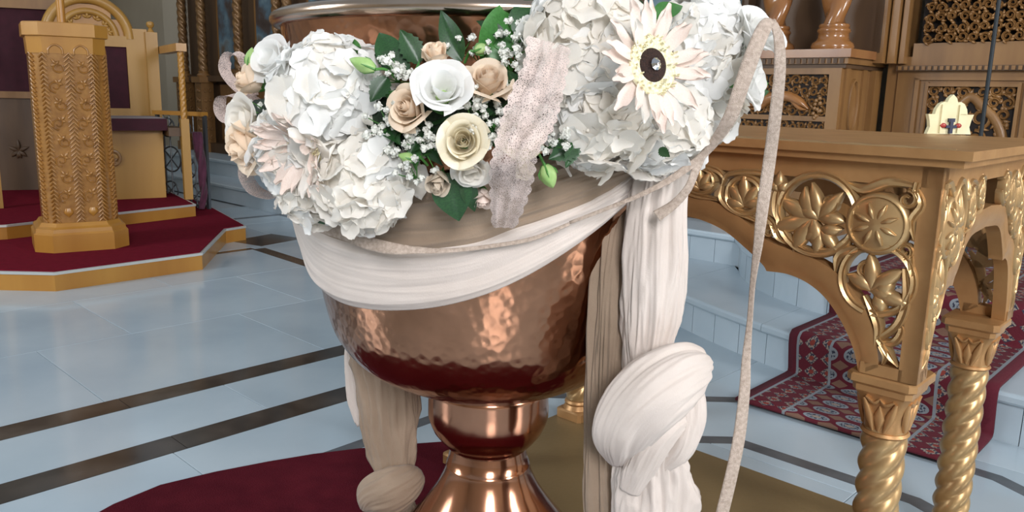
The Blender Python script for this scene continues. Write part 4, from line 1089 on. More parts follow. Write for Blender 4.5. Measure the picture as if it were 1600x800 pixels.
def apron(fm, xf, name, parent, s0, s1, mode):
    # xf maps panel s to the local coordinate of this apron
    f = lambda s, z, h: fm(xf(s), z, h)
    rt = obj(name, None, parent) if False else None
    mb = MB()
    band(mb, f, A_IN if len(A_IN) == len(A_OUT) else resample(A_IN, 80), A_OUT if len(A_IN) == len(A_OUT) else resample(A_OUT, 80), -PT, 0.0)
    frame = mb.build(name, gold, parent, angle=35)
    mb = MB()
    def bar(a, b, c, d, h1=0.0):
        mb.loft([[f(a, c, -PT), f(b, c, -PT), f(b, d, -PT), f(a, d, -PT)], [f(a, c, h1), f(b, c, h1), f(b, d, h1), f(a, d, h1)]])
    bar(SR - 0.025, SR, ZA, ZT); bar(SL, SL + 0.025, ZA, ZT)
    bar(SL, SR, ZT - 0.028, ZT + 0.012)
    bar(SR - 0.092, SR - 0.024, ZA, ZA + 0.020); bar(SL + 0.024, SL + 0.092, ZA, ZA + 0.020)
    mb.build('apron_frame', gold, frame, smooth=False)
    # scroll carving
    H = -0.005; hh = 0.0095
    g = lambda s, z, h: f(s, z, h + H)
    for mir in (0, 1):
        mb = MB()
        m = (lambda p: p) if not mir else (lambda p: (2 * SC - p[0], p[1]))
        sgn = -1 if mir else 1
        def S(pts, w, h=hh, groove=0.35): stroke(mb, g, [m(p) for p in pts], [x * KS * 1.2 for x in w] if hasattr(w, '__len__') else w * KS * 1.2, h, groove=groove)
        def C(c, r, a0, a1, w, ry=None, n=18):
            r *= KS; w *= KS * 1.15; ry = ry * KS if ry else None
            stroke(mb, g, [m((c[0] + r * cos(radians(lerp(a0, a1, k / n))), c[1] + (ry or r) * sin(radians(lerp(a0, a1, k / n))))) for k in range(n + 1)], w, hh, n=n * 2, groove=0.35)
        def PALM(c, ang, size, lobes=5, spread=150, fat=0.17):
            size *= 1.5; fat *= 1.05
            cx_, cy_ = m(c); palmette(mb, g, cx_, cy_, ang if not mir else 180 - ang, size * KS, lobes, spread, hh * 1.15, fat)
        big = (-0.5696, 0.8103); low = (-0.4584, 0.7145); ros = (-0.4673, 0.8065); r3 = (-0.7059, 0.8298); r4 = (-0.8007, 0.8484)
        C(big, 0.088, -40, 330, 0.0085); C(low, 0.074, -95, 255, 0.008); C(r3, 0.044, 0, 360, 0.0075, 0.042); C(r4, 0.040, 0, 360, 0.006, 0.030)
        PALM((big[0] - 0.008 * KS, big[1] - 0.010 * KS), 200, 0.075, 5, 150, 0.16); PALM((big[0] + 0.005 * KS, big[1] - 0.01 * KS), 80, 0.062, 4, 130, 0.16); PALM((big[0] + 0.01 * KS, big[1] - 0.03 * KS), 290, 0.05, 4, 120, 0.18)
        cx_, cy_ = m((big[0] + 0.025 * KS, big[1] + 0.028 * KS)); ptcurl(mb, g, cx_, cy_, 0.022 * KS, 200, sgn * 1.2, 0.006 * KS, hh)
        PALM((low[0] - 0.01 * KS, low[1] - 0.025 * KS), 70, 0.062, 4, 140, 0.17); PALM((low[0] + 0.0 * KS, low[1] - 0.03 * KS), -10, 0.05, 3, 90, 0.2)
        cx_, cy_ = m((low[0] - 0.022 * KS, low[1] + 0.016 * KS)); ptcurl(mb, g, cx_, cy_, 0.020 * KS, 60, sgn * 1.1, 0.006 * KS, hh)
        PALM((r3[0], r3[1] - 0.026 * KS), 95, 0.056, 5, 130, 0.17); PALM((r4[0], r4[1] - 0.02 * KS), 95, 0.045, 5, 130, 0.16)
        # stems and small curls linking the rings
        S([(-0.5110, 0.7748), (-0.5369, 0.7512), (-0.5792, 0.7449), (-0.6205, 0.7595)], [0.008, 0.009, 0.008, 0.004])
        S([(-0.4387, 0.7659), (-0.4844, 0.7634), (-0.5233, 0.7466), (-0.5285, 0.7123)], [0.006, 0.008, 0.010, 0.002])
        S([(-0.4170, 0.7398), (-0.4092, 0.6881), (-0.4183, 0.6453), (-0.4456, 0.6150)], [0.006, 0.009, 0.009, 0.006])
        S([(-0.4760, 0.6839), (-0.4573, 0.6567), (-0.4473, 0.6312), (-0.4495, 0.5940)], [0.003, 0.009, 0.009, 0.002])
        S([(-0.4456, 0.6150), (-0.4304, 0.5986), (-0.4220, 0.5874), (-0.4095, 0.5750)], [0.006, 0.008, 0.006, 0.002])
        S([(-0.4430, 0.6100), (-0.4210, 0.6152), (-0.4113, 0.6359), (-0.4173, 0.6541)], [0.005, 0.008, 0.007, 0.002])
        S([(-0.4404, 0.6051), (-0.4314, 0.5895), (-0.4348, 0.5730)], [0.006, 0.006, 0.002])
        S([(-0.5273, 0.8704), (-0.4947, 0.8607), (-0.4559, 0.8768), (-0.4167, 0.8742)], [0.004, 0.010, 0.010, 0.006])
        S([(-0.4164, 0.8722), (-0.4038, 0.8451), (-0.4160, 0.8181), (-0.4087, 0.7870)], [0.006, 0.008, 0.008, 0.002])
        cx_, cy_ = m((-0.4255, 0.8509)); ptcurl(mb, g, cx_, cy_, 0.020 * KS, 90, -sgn * 1.1, 0.006 * KS, hh)
        cx_, cy_ = m((-0.4202, 0.7687)); ptcurl(mb, g, cx_, cy_, 0.016 * KS, 270, sgn * 1.2, 0.005 * KS, hh)
        S([(-0.4097, 0.7619), (-0.4068, 0.7362), (-0.4108, 0.7197)], [0.005, 0.006, 0.002])
        S([(-0.6417, 0.8591), (-0.6463, 0.8301), (-0.6413, 0.8019), (-0.6220, 0.7755)], [0.005, 0.009, 0.009, 0.005])
        PALM((-0.6425, 0.8419), 90, 0.034, 3, 60, 0.24)
        S([(-0.6627, 0.7959), (-0.6467, 0.7816), (-0.6350, 0.7599), (-0.6100, 0.7495)], [0.003, 0.008, 0.006, 0.002])
        cx_, cy_ = m((-0.6517, 0.7692)); ptcurl(mb, g, cx_, cy_, 0.016 * KS, 0, sgn * 1.2, 0.005 * KS, hh)
        S([(-0.7540, 0.8430), (-0.7400, 0.8657), (-0.6771, 0.8732), (-0.6568, 0.8520)], [0.003, 0.007, 0.007, 0.003])
        S([(-0.7540, 0.8430), (-0.7521, 0.8191), (-0.7267, 0.8002), (-0.6818, 0.7854)], [0.003, 0.008, 0.008, 0.003])
        S([(-0.8475, 0.8692), (-0.8154, 0.8766), (-0.7670, 0.8706), (-0.7469, 0.8532)], [0.005, 0.007, 0.007, 0.003])
        S([(-0.8485, 0.8442), (-0.8358, 0.8279), (-0.8040, 0.8187), (-0.7625, 0.8156)], [0.005, 0.007, 0.007, 0.003])
        S([(-0.4155, 0.8642), (-0.4135, 0.8796)], 0.006)
        mb.build('scroll_carving', gold_hi, frame, angle=60)
        # rosette
        mb = MB()
        cx_, cy_ = m(ros); R = 0.052
        rings = []
        for r_, h_ in ((1.0, -0.016), (1.0, 0.005), (0.95, 0.011), (0.86, 0.0125), (0.82, 0.0085), (0.74, 0.0095), (0.4, 0.017), (0.02, 0.020)):
            rings.append([g(cx_ + R * r_ * cos(2 * pi * k / 32), cy_ + R * r_ * sin(2 * pi * k / 32), h_) for k in range(32)])
        mb.loft(rings)
        for k in range(8):
            a = k * 45 + 22
            stroke(mb, lambda s, z, h: g(s, z, h + 0.0125), [(cx_ + R * 0.10 * cos(radians(a)), cy_ + R * 0.10 * sin(radians(a))), (cx_ + R * 0.42 * cos(radians(a)), cy_ + R * 0.42 * sin(radians(a))), (cx_ + R * 0.70 * cos(radians(a)), cy_ + R * 0.70 * sin(radians(a)))], [0.0016, 0.0051, 0.0006], 0.008, n=6)
        mb.build('rosette', gold_hi, frame, angle=60)
    return frame
apron(fm_front, lambda s: s, 'front_apron', table, SL, SR, 0)
R0, R1 = TF, TF + 0.625
apron(fm_right, lambda s: R0 + (SR - s) * (R1 - R0) / (SR - SL), 'side_apron', table, SL, SR, 1)
apron(lambda s, z, h: W(s, 1.985 + h, z), lambda s: s, 'back_apron', table, SL, SR, 2)
apron(lambda s, z, h: W(SL - h, s, z), lambda s: R0 + (SR - s) * (R1 - R0) / (SR - SL), 'left_apron', table, SL, SR, 3)
# top slab with a stepped edge and carved border
MB(M_CH).box(-1.60, -0.332, 1.328, 2.045, 0.919, 0.9335).build('tabletop', gold, table, smooth=False)
MB(M_CH).box(-1.585, -0.345, 1.338, 2.03, 0.907, 0.9195).build('top_moulding', gold, table, smooth=False)
mb = MB()
for k in range(16):
    s0 = -0.42 - k * 0.070
    stroke(mb, lambda s, t, h: W(s, t, 0.933 + h), [(s0, 1.365), (s0 - 0.02, 1.382), (s0 - 0.042, 1.375), (s0 - 0.062, 1.360)], [0.002, 0.006, 0.005, 0.001], 0.002, n=6)
stroke(mb, lambda s, t, h: W(s, t, 0.933 + h), [(-1.57, 1.345), (-0.36, 1.345)], 0.003, 0.002, n=2)
mb.build('carved_border', gold_hi, table)
# columns
def ring_sq(c, w, z, rnd_=0.0):
    pts = []
    for k in range(32):
        a = 2 * pi * (k + 0.5) / 32
        x, y = cos(a), sin(a)
        m_ = max(abs(x), abs(y))
        sx_, sy_ = x / m_, y / m_
        pts.append((c[0] + w * lerp(sx_, x, rnd_), c[1] + w * lerp(sy_, y, rnd_), z))
    return pts
def column(c, parent):
    col = MB(M_CH)
    rings = []
    Z0, Z1 = 0.072, 0.452
    nz = 130
    for i in range(nz + 1):
        z = lerp(Z0, Z1, i / nz)
        e = min(1, min(z - Z0, Z1 - z) / 0.025)
        rings.append([(c[0] + (0.0345 + 0.0075 * e * (abs(sin(2.0 * (a - z * 36))) - 0.5)) * cos(a), c[1] + (0.0345 + 0.0075 * e * (abs(sin(2.0 * (a - z * 36))) - 0.5)) * sin(a), z) for a in [2 * pi * k / 48 for k in range(48)]])
    col.loft(rings)
    shaft = col.build('twisted_column', gold_hi, parent, angle=70)
    b = MB(M_CH)
    b.lathe([(0.030, 0.073), (0.038, 0.069), (0.041, 0.062), (0.038, 0.055), (0.041, 0.050), (0.045, 0.042), (0.030, 0.041)], 28, (c[0], c[1], 0))
    b.loft([ring_sq(c, 0.049, 0.0125), ring_sq(c, 0.049, 0.037), ring_sq(c, 0.044, 0.042)])
    b.build('column_base', gold, shaft, angle=40)
    cap = MB(M_CH)
    q_ = lambda z: 0.5515 - (0.425 - z) * KS
    cap.lathe([(0.030, q_(0.277)), (0.0375, q_(0.279)), (0.0405, q_(0.284)), (0.0375, q_(0.290)), (0.030, q_(0.291))], 28, (c[0], c[1], 0))
    cap.loft([ring_sq(c, 0.0345, q_(0.288), 1.0), ring_sq(c, 0.0350, q_(0.305), 0.9), ring_sq(c, 0.0360, q_(0.330), 0.6), ring_sq(c, 0.0390, q_(0.355), 0.3), ring_sq(c, 0.0452, q_(0.378), 0.1), ring_sq(c, 0.0468, q_(0.382), 0.0)])
    for sx_, sy_ in ((0, -1), (1, 0), (0, 1), (-1, 0)):
        def fmc(s, t, h, sx_=sx_, sy_=sy_):
            w = lerp(0.044, 0.057, ((t - 0.29) / 0.09) ** 2 if t > 0.29 else 0) * KS + h
            return (c[0] + sx_ * w - sy_ * s * KS, c[1] + sy_ * w + sx_ * s * KS, q_(t))
        for pts, w in (([(0, 0.295), (0, 0.325), (0, 0.355)], [0.003, 0.012, 0.001]), ([(-0.012, 0.295), (-0.022, 0.33), (-0.034, 0.368)], [0.003, 0.009, 0.003]), ([(0.012, 0.295), (0.022, 0.33), (0.034, 0.368)], [0.003, 0.009, 0.003]), ([(-0.03, 0.372), (-0.012, 0.360), (0, 0.372)], [0.003, 0.005, 0.002]), ([(0.03, 0.372), (0.012, 0.360), (0, 0.372)], [0.003, 0.005, 0.002])):
            stroke(cap, fmc, pts, w, 0.005, n=6)
    cap.build('capital', gold, shaft, angle=50)
    ab = MB(M_CH)
    ab.loft([ring_sq(c, w * KS, q_(z)) for w, z in ((0.059, 0.380), (0.062, 0.384), (0.063, 0.397), (0.066, 0.400), (0.073, 0.405), (0.073, 0.419), (0.070, 0.423), (0.060, 0.425))])
    ab.build('abacus', gold, shaft, angle=30)
    return shaft
for c in ((-0.434, 1.412), (-0.434, 1.930), (-1.495, 1.890), (-1.495, 1.412)):
    column(c, table)
# ------------------------------------------------------------------ cross plaque standing on the table
pc = Vector((1.0059, 1.9000, 0.9331)); pc.z = 0.934
dirx = Vector((0.985, 0.17, 0)); dirn = Vector((0.17, -0.985, 0))
Mp = Matrix(((dirx.x, -dirn.x, 0, pc.x), (dirx.y, -dirn.y, 0, pc.y), (0, 0, 1, pc.z), (0, 0, 0, 1))) @ Matrix.Diagonal((0.98, 0.9, 0.82, 1))
plq = thing('cross_plaque', 'cream trefoil topped plaque with a small dark cross standing on the table back edge', 'ornament', M=Mp)
half = [(0.0, 0.110), (0.010, 0.100), (0.014, 0.088), (0.022, 0.090), (0.032, 0.084), (0.040, 0.070), (0.043, 0.055), (0.060, 0.055), (0.055, 0.038), (0.052, 0.020), (0.058, 0.0)]
outl = half + [(-a, b) for a, b in half[::-1][:-1]]
mb = MB(); mb.prism(outl[::-1], -0.006, 0.006, Matrix.Rotation(pi / 2, 4, 'X'))
obj('board', mb.mesh('board', cream_paint, smooth=False), plq, M=Matrix())
mb = MB()
mb.box(-0.004, 0.004, -0.013, -0.006, 0.002, 0.042); mb.box(-0.014, 0.014, -0.0125, -0.006, 0.017, 0.025); mb.box(-0.008, 0.008, -0.0125, -0.006, 0.034, 0.044)
obj('cross', mb.mesh('cross', blue_e, smooth=False), plq, M=Matrix())
mb = MB()
for sx_ in (-1, 1): mb.ball((sx_ * 0.020, -0.009, 0.024), 0.008, 2, (1.1, 0.5, 0.9))
tag(obj('cross_arm_tips', mb.mesh('cross_arm_tips', red_e), plq, M=Matrix()), 'red enamel arm tips')
mb = MB()
for x_ in (-0.026, 0.020): mb.box(x_ - 0.002, x_ + 0.002, -0.010, -0.006, 0.004, 0.082)
mb.box(0.022, 0.040, -0.009, -0.006, 0.056, 0.058)
obj('raised_rib', mb.mesh('raised_rib', cream_paint, smooth=False), plq, M=Matrix())

# ================================================================== ALTAR SCREEN
scr = thing('altar_screen', 'tall carved wooden altar screen with twisted columns and painted panels across the back', 'screen', W(-6.0, 4.2, 0.32))
ZB = 0.315
def cbox(d0_, d1_, n0_, n1_, z0, z1, name, m_, par=scr, **kw):
    return MB(M_CH).box(d0_, d1_, n0_, n1_, z0, z1).build(name, m_, par, smooth=False, **kw)
cbox(-9.05, -2.26, 4.22, 4.40, ZB, 3.4, 'back_board', wood_dark)
cbox(-9.6, -9.05, 4.18, 4.40, ZB, 3.4, 'wing_pilaster', plaster)
cbox(-9.05, -2.26, 4.10, 4.22, ZB, 0.42, 'plinth', wood_dark)
cbox(-9.05, -2.26, 4.10, 4.22, 1.07, 1.13, 'dado_rail', wood_dark)
colm = None
cds = [-9.25 + 0.30, -8.50, -7.72, -6.98, -6.80]
def screen_column():
    mb = MB()
    rings = []
    for i in range(161):
        z = lerp(0.86, 2.6, i / 160)
        rings.append([((0.042 + 0.014 * (abs(sin(1.5 * (a + z * 26))) - 0.5)) * cos(a), (0.042 + 0.014 * (abs(sin(1.5 * (a + z * 26))) - 0.5)) * sin(a), z) for a in [2 * pi * k / 20 for k in range(20)]])
    mb.loft(rings)
    return mb.mesh('twisted_column', gilt, angle=80)
sc_mesh = screen_column()
mb = MB()
mb.box(-0.085, 0.085, -0.085, 0.085, 0.0, 0.10); mb.box(-0.07, 0.07, -0.07, 0.07, 0.10, 0.74)
mb.box(-0.095, 0.095, -0.095, 0.095, 0.74, 0.80); mb.lathe([(0.02, 0.80), (0.065, 0.80), (0.07, 0.82), (0.05, 0.84), (0.055, 0.86), (0.02, 0.87)], 16)
for q in range(6):
    for sx_ in (-1, 1):
        stroke(mb, lambda s, t, h: (s, -0.07 - h, t), arc(sx_ * 0.03, 0.16 + q * 0.10, 0.024, 90, 90 + sx_ * 330, 8, 0.006), [0.006, 0.009, 0.004], 0.010, n=10)
        stroke(mb, lambda s, t, h: (0.07 + h, s, t), arc(sx_ * 0.03, 0.16 + q * 0.10, 0.024, 90, 90 + sx_ * 330, 8, 0.006), [0.006, 0.009, 0.004], 0.010, n=10)
ped_mesh = mb.mesh('carved_pedestal', wood_d, angle=40)
for d in cds:
    M = Matrix.Translation(W(d, 4.10, ZB)) @ Matrix.Rotation(CH, 4, 'Z')
    ped = obj('carved_pedestal', ped_mesh, scr); ped.matrix_basis = scr.matrix_world.inverted() @ M; ped.matrix_parent_inverse = Matrix()
    c_ = obj('twisted_column', sc_mesh, scr); c_.matrix_basis = scr.matrix_world.inverted() @ M; c_.matrix_parent_inverse = Matrix()
for a, b in ((-8.80, -8.66), (-8.34, -7.88), (-7.56, -7.10), (-6.62, -5.9)):
    fr = cbox(a, b, 4.195, 4.222, 1.16, 3.0, 'panel_frame', wood_d)
    cbox(a + 0.05, b - 0.05, 4.185, 4.20, 1.20, 2.9, 'painted_panel', icon, fr)
    mid = (a + b) / 2
    dr = cbox(a + 0.02, b - 0.02, 4.19, 4.222, 0.46, 1.04, 'dado_panel', wood_d)
cbox(-2.9, -2.30, 4.18, 4.222, 1.16, 3.0, 'painted_panel', icon)
# --- projecting block with turned column bases
blk = cbox(-2.26, -1.62, 4.02, 4.50, ZB, 1.165, 'column_block', wood_d)
for z0, z1, e, m_ in ((1.165, 1.185, 0.015, wood_dark), (1.185, 1.215, 0.028, wood_d), (1.215, 1.255, 0.045, wood_red)):
    cbox(-2.26 - e, -1.62 + e, 4.02 - e, 4.50, z0, z1, 'cornice', m_, blk)
mb = MB(M_CH)
for k in range(22):
    mb.box(-2.28 + k * 0.031, -2.262 + k * 0.031, 3.985, 4.0, 1.188, 1.21)
mb.build('cornice_carving', wood_dark, blk, smooth=False)
# carved grille on the block front
fb = lambda s, z, h: W(s, 4.02 - h, z)
cbox(-2.20, -1.68, 4.014, 4.019, 0.56, 1.135, 'grille_shade_sheet', shade_black, blk)  # thin dark sheet on the solid block, painted shade between the scrolls
gr = MB()
def fbar(a, b, c, d, h0, h1, f=fb, mb_=None):
    (mb_ or gr).loft([[f(a, c, h0), f(b, c, h0), f(b, d, h0), f(a, d, h0)], [f(a, c, h1), f(b, c, h1), f(b, d, h1), f(a, d, h1)]])
fbar(-2.26, -2.20, ZB, 1.165, 0, 0.022); fbar(-1.68, -1.62, ZB, 1.165, 0, 0.022); fbar(-2.20, -1.68, 1.135, 1.165, 0, 0.022)
fbar(-2.20, -1.68, 0.50, 0.56, 0, 0.022); fbar(-1.952, -1.928, 0.56, 1.135, 0.002, 0.024); fbar(-2.20, -1.68, 0.905, 0.93, 0.002, 0.02)
fbar(-2.20, -1.68, 0.72, 0.74, 0.002, 0.02)
gr.build('grille_frame', wood_d, blk, smooth=False)
def scrollfield(f, a, b, c, d, seed, name, m_, par, cell=0.075, w=0.0065, h=0.014):
    rnd = random.Random(seed); mb = MB()
    nx_ = max(1, round((b - a) / cell)); nz_ = max(1, round((d - c) / cell))
    for i in range(nx_):
        for j in range(nz_):
            cx_ = a + (i + 0.5) * (b - a) / nx_; cz_ = c + (j + 0.5) * (d - c) / nz_
            cx_ += rnd.uniform(-0.12, 0.12) * cell; cz_ += rnd.uniform(-0.12, 0.12) * cell
            r_ = rnd.uniform(0.38, 0.52) * min((b - a) / nx_, (d - c) / nz_); a0 = rnd.choice((0, 90, 180, 270)) + rnd.uniform(-20, 20); sg = 1 if (i + j) % 2 else -1
            ptcurl(mb, f, cx_, cz_, r_, a0, sg * 1.35, w, h)
            for q in range(3):
                an = a0 + 120 * q + rnd.uniform(-25, 25)
                stroke(mb, f, [(cx_ + r_ * 0.75 * cos(radians(an)), cz_ + r_ * 0.75 * sin(radians(an))), (cx_ + r_ * 1.1 * cos(radians(an + 18)), cz_ + r_ * 1.1 * sin(radians(an + 18))), (cx_ + r_ * 1.5 * cos(radians(an + 42)), cz_ + r_ * 1.5 * sin(radians(an + 42)))], [w * 0.5, w * 1.2, 0.0006], h, n=5)
    return mb.build(name, m_, par, angle=60)
for a, b, c, d, sd in ((-2.20, -1.952, 0.93, 1.135, 1), (-1.928, -1.68, 0.93, 1.135, 2), (-2.20, -1.952, 0.74, 0.905, 3), (-1.928, -1.68, 0.74, 0.905, 4), (-2.20, -1.952, 0.56, 0.72, 5), (-1.928, -1.68, 0.56, 0.72, 6)):
    scrollfield(fb, a, b, c, d, sd, 'scroll_carving', wood_d, blk, 0.054, 0.006)
# crouching carved animal shape and grape cluster on the grille
mb = MB()
stroke(mb, fb, [(-2.10, 0.975), (-2.03, 0.995), (-1.96, 1.02), (-1.89, 1.025), (-1.82, 1.0), (-1.77, 0.965)], [0.010, 0.026, 0.028, 0.026, 0.020, 0.004], 0.045, n=22)
stroke(mb, fb, [(-1.99, 1.0), (-2.04, 0.965), (-2.09, 0.955)], [0.016, 0.014, 0.005], 0.035, n=8)
stroke(mb, fb, [(-1.86, 1.01), (-1.82, 0.97), (-1.78, 0.96)], [0.016, 0.012, 0.004], 0.035, n=8)
mb.build('carved_animal', wood_red, blk, angle=60)
mb = MB(M_CH); rnd = random.Random(4)
for q in range(12):
    mb.ball((-1.725 + rnd.uniform(-0.02, 0.02), 4.0, 0.93 + q * 0.0075 + rnd.uniform(-0.008, 0.008)), 0.012, 1)
mb.build('carved_grapes', wood_d, blk)
# oval medallion on the block's right side
fs = lambda s, z, h: W(-1.62 + h, s, z)
mb = MB()
stroke(mb, fs, [(4.16 + 0.055 * cos(2 * pi * k / 24), 0.985 + 0.125 * sin(2 * pi * k / 24)) for k in range(25)], 0.008, 0.014, n=48)
stroke(mb, fs, [(4.10, 0.60), (4.16, 0.72), (4.20, 0.84)], [0.01, 0.02, 0.004], 0.012)
stroke(mb, fs, [(4.22, 0.60), (4.17, 0.70), (4.12, 0.82)], [0.01, 0.02, 0.004], 0.012)
mb.build('oval_medallion', wood_d, blk)
mb = MB()
fbar(4.03, 4.085, 0.40, 1.165, 0, 0.012, fs, mb); fbar(4.25, 4.30, 0.40, 1.165, 0, 0.012, fs, mb); fbar(4.36, 4.45, ZB, 1.165, 0, 0.03, fs, mb)
mb.build('side_moulding', wood_d, blk, smooth=False)
# turned and knotted columns on the block
def knot_column(d):
    mb = MB(M_CH)
    mb.lathe([(0.02, 1.255), (0.098, 1.255), (0.104, 1.270), (0.098, 1.288), (0.082, 1.300), (0.074, 1.312), (0.072, 1.335), (0.078, 1.342), (0.080, 1.350), (0.076, 1.357), (0.070, 1.362), (0.074, 1.370), (0.070, 1.380), (0.02, 1.385)], 32, (d, 4.10, 0))
    ob = mb.build('turned_base', wood_red, blk, angle=50)
    mb = MB(M_CH)
    rings = []
    for i in range(80):
        z = lerp(1.378, 2.3, i / 79)
        rings.append([(d + (0.060 + 0.016 * sin(2 * (a - z * 12))) * cos(a), 4.10 + (0.060 + 0.016 * sin(2 * (a - z * 12))) * sin(a), z) for a in [2 * pi * k / 28 for k in range(28)]])
    mb.loft(rings)
    mb.build('knotted_shaft', wood_red, ob, angle=80)
knot_column(-2.03); knot_column(-1.72)
for k, (a, b, nn) in enumerate(((-1.60, -1.545, 4.30), (-1.535, -1.50, 4.34), (-1.49, -1.465, 4.37))):
    cbox(a, b, nn, 4.55, 1.2, 3.2, 'fluted_pilaster', wood_d)
cbox(-2.30, -1.56, 4.30, 4.50, 1.25, 3.2, 'back_board', wood_dark)
# --- the altar door bay on the right
door = thing('altar_door', 'carved wooden altar door with openwork panels behind the gold table', 'door', W(-1.0, 4.45, 0.32))
fd = lambda s, z, h: W(s, 4.42 - h, z)
cbox(-1.56, 0.6, 4.44, 4.55, ZB, 1.235, 'lower_board', wood_d, door)
cbox(-1.50, 0.6, 4.42, 4.44, 1.19, 1.235, 'ledge', wood_d, door)
cbox(-1.50, 0.6, 4.385, 4.44, 1.165, 1.19, 'ledge', wood_dark, door)
mb = MB(M_CH)
for k in range(40): mb.box(-1.49 + k * 0.028, -1.474 + k * 0.028, 4.378, 4.386, 1.168, 1.187)
mb.build('ledge_carving', wood_d, door, smooth=False)
mb = MB()
for a, b, c, d, h in ((-1.50, -1.345, ZB, 1.165, 0.0), (-0.955, 0.6, ZB, 1.165, 0.0), (-1.345, -0.955, 1.095, 1.165, 0.0), (-1.345, -0.955, ZB, 0.55, 0.0)):
    fbar(a, b, c, d, -0.02, h + 0.0, fd, mb)
mb.build('panel_frame', wood_d, door, smooth=False)
mb = MB()
for a, b, c, d in ((-1.41, -1.39, 0.48, 1.13), (-0.925, -0.905, 0.48, 1.13), (-1.41, -0.905, 1.12, 1.135), (-1.36, -1.345, 0.55, 1.11), (-0.955, -0.94, 0.55, 1.11), (-1.345, -0.955, 1.09, 1.105)):
    fbar(a, b, c, d, 0, 0.014, fd, mb)
mb.build('panel_moulding', wood_d, door, smooth=False)
cbox(-1.345, -0.955, 4.432, 4.436, 0.55, 1.095, 'panel_shade_sheet', shade_black, door)  # dark sheet standing in for shade behind the door carving
f2 = lambda s, z, h: fd(s, z, h - 0.012)
mb = MB()
stroke(mb, f2, [(-1.31, 0.60), (-1.31, 0.82), (-1.27, 0.93), (-1.20, 1.0), (-1.15, 1.04), (-1.10, 1.0), (-1.03, 0.93), (-0.99, 0.82), (-0.99, 0.60)], 0.022, 0.02, n=60)
mb.build('panel_arch', wood_d, door, angle=60)
scrollfield(f2, -1.345, -1.16, 0.98, 1.095, 21, 'scroll_carving', wood_d, door, 0.07, 0.008)
scrollfield(f2, -1.14, -0.955, 0.98, 1.095, 22, 'scroll_carving', wood_d, door, 0.07, 0.008)
scrollfield(f2, -1.345, -1.25, 0.80, 0.98, 23, 'scroll_carving', wood_d, door, 0.07, 0.008)
scrollfield(f2, -1.05, -0.955, 0.80, 0.98, 24, 'scroll_carving', wood_d, door, 0.07, 0.008)
scrollfield(f2, -1.25, -1.05, 0.70, 0.98, 25, 'scroll_carving', wood_d, door, 0.09, 0.009)
# upper openwork leaf
mb = MB()
for a, b, c, d in ((-1.44, -0.88, 1.235, 1.30), (-0.905, -0.85, 1.235, 3.0), (-0.85, 0.5, 1.235, 3.0)):
    fbar(a, b, c, d, -0.03, 0.0, fd, mb)
mb.build('upper_frame', wood_d, door, smooth=False)
cbox(-1.42, -0.90, 4.452, 4.456, 1.30, 2.2, 'upper_shade_sheet', shade_black, door)  # same painted shade behind the upper scrolls
scrollfield(fd, -1.395, -0.905, 1.30, 1.64, 31, 'upper_scroll_carving', wood_d, door, 0.048, 0.0060, 0.016)
scrollfield(fd, -1.395, -0.905, 1.64, 1.9, 32, 'upper_scroll_carving', wood_d, door, 0.048, 0.0060, 0.016)
# black cord hanging before the door
pcd = [(1.8379, 3.3000, 1.4786), (1.8495, 3.3000, 1.3589), (1.8596, 3.3000, 1.2128), (1.8716, 3.3000, 1.0138), (1.8830, 3.3000, 0.8356)]
P = catmull(pcd, 20)
P = [Vector((P[-1].x, P[-1].y, 2.6))] + [Vector((P[-1].x, P[-1].y, lerp(2.4, 0.34, k / 12))) for k in range(13)]
tag(MB().tube(P, 0.008, 8).build('hanging_cord', cordm), 'thin black cord hanging straight down in front of the altar door', 'cord')

# ================================================================== LEFT: DAIS, PULPIT, THRONE, RAILING
dais = thing('throne_dais', 'wooden two step dais covered in crimson carpet under the pulpit and throne', 'dais', (-2.4, 4.6, 0))
low = [(-4.6, 3.85), (-2.245, 3.855), (-1.735, 4.42), (-1.885, 5.22), (-1.80, 5.36), (-2.05, 5.75), (-2.6, 6.6), (-4.8, 6.6)]
def inset(poly, e):
    n = len(poly); out = []
    for i in range(n):
        p0, p1, p2 = Vector(poly[i - 1]), Vector(poly[i]), Vector(poly[(i + 1) % n])
        a = (p1 - p0).normalized(); b = (p2 - p1).normalized()
        na = Vector((-a.y, a.x)); nb = Vector((-b.y, b.x)); q = (na + nb)
        if q.length < 1e-4: q = na
        q.normalize(); k = e / max(0.35, q.dot(na)); out.append((p1.x + q.x * k, p1.y + q.y * k))
    return out
MB().prism(low, 0.0, 0.082).build('lower_riser', wood_y, dais, smooth=False)
MB().prism(inset(low, -0.004), 0.082, 0.096).build('lower_nosing', nosing, dais, smooth=False)
MB().prism(inset(low, 0.012), 0.09, 0.102).build('lower_carpet', red_carpet, dais, smooth=False)
up_ = [(-4.8, 4.64), (-2.966, 4.66), (-2.268, 5.70), (-2.55, 6.5), (-4.8, 6.5)]
up_ = [(-4.0, 5.5), (-3.05, 4.60), (-2.966, 4.655), (-2.262, 5.690), (-2.75, 6.4), (-4.2, 6.4)]
MB().prism(up_, 0.102, 0.175).build('upper_riser', wood_y, dais, smooth=False)
MB().prism(inset(up_, -0.004), 0.175, 0.188).build('upper_nosing', nosing, dais, smooth=False)
MB().prism(inset(up_, 0.014), 0.18, 0.192).build('upper_carpet', red_carpet, dais, smooth=False)

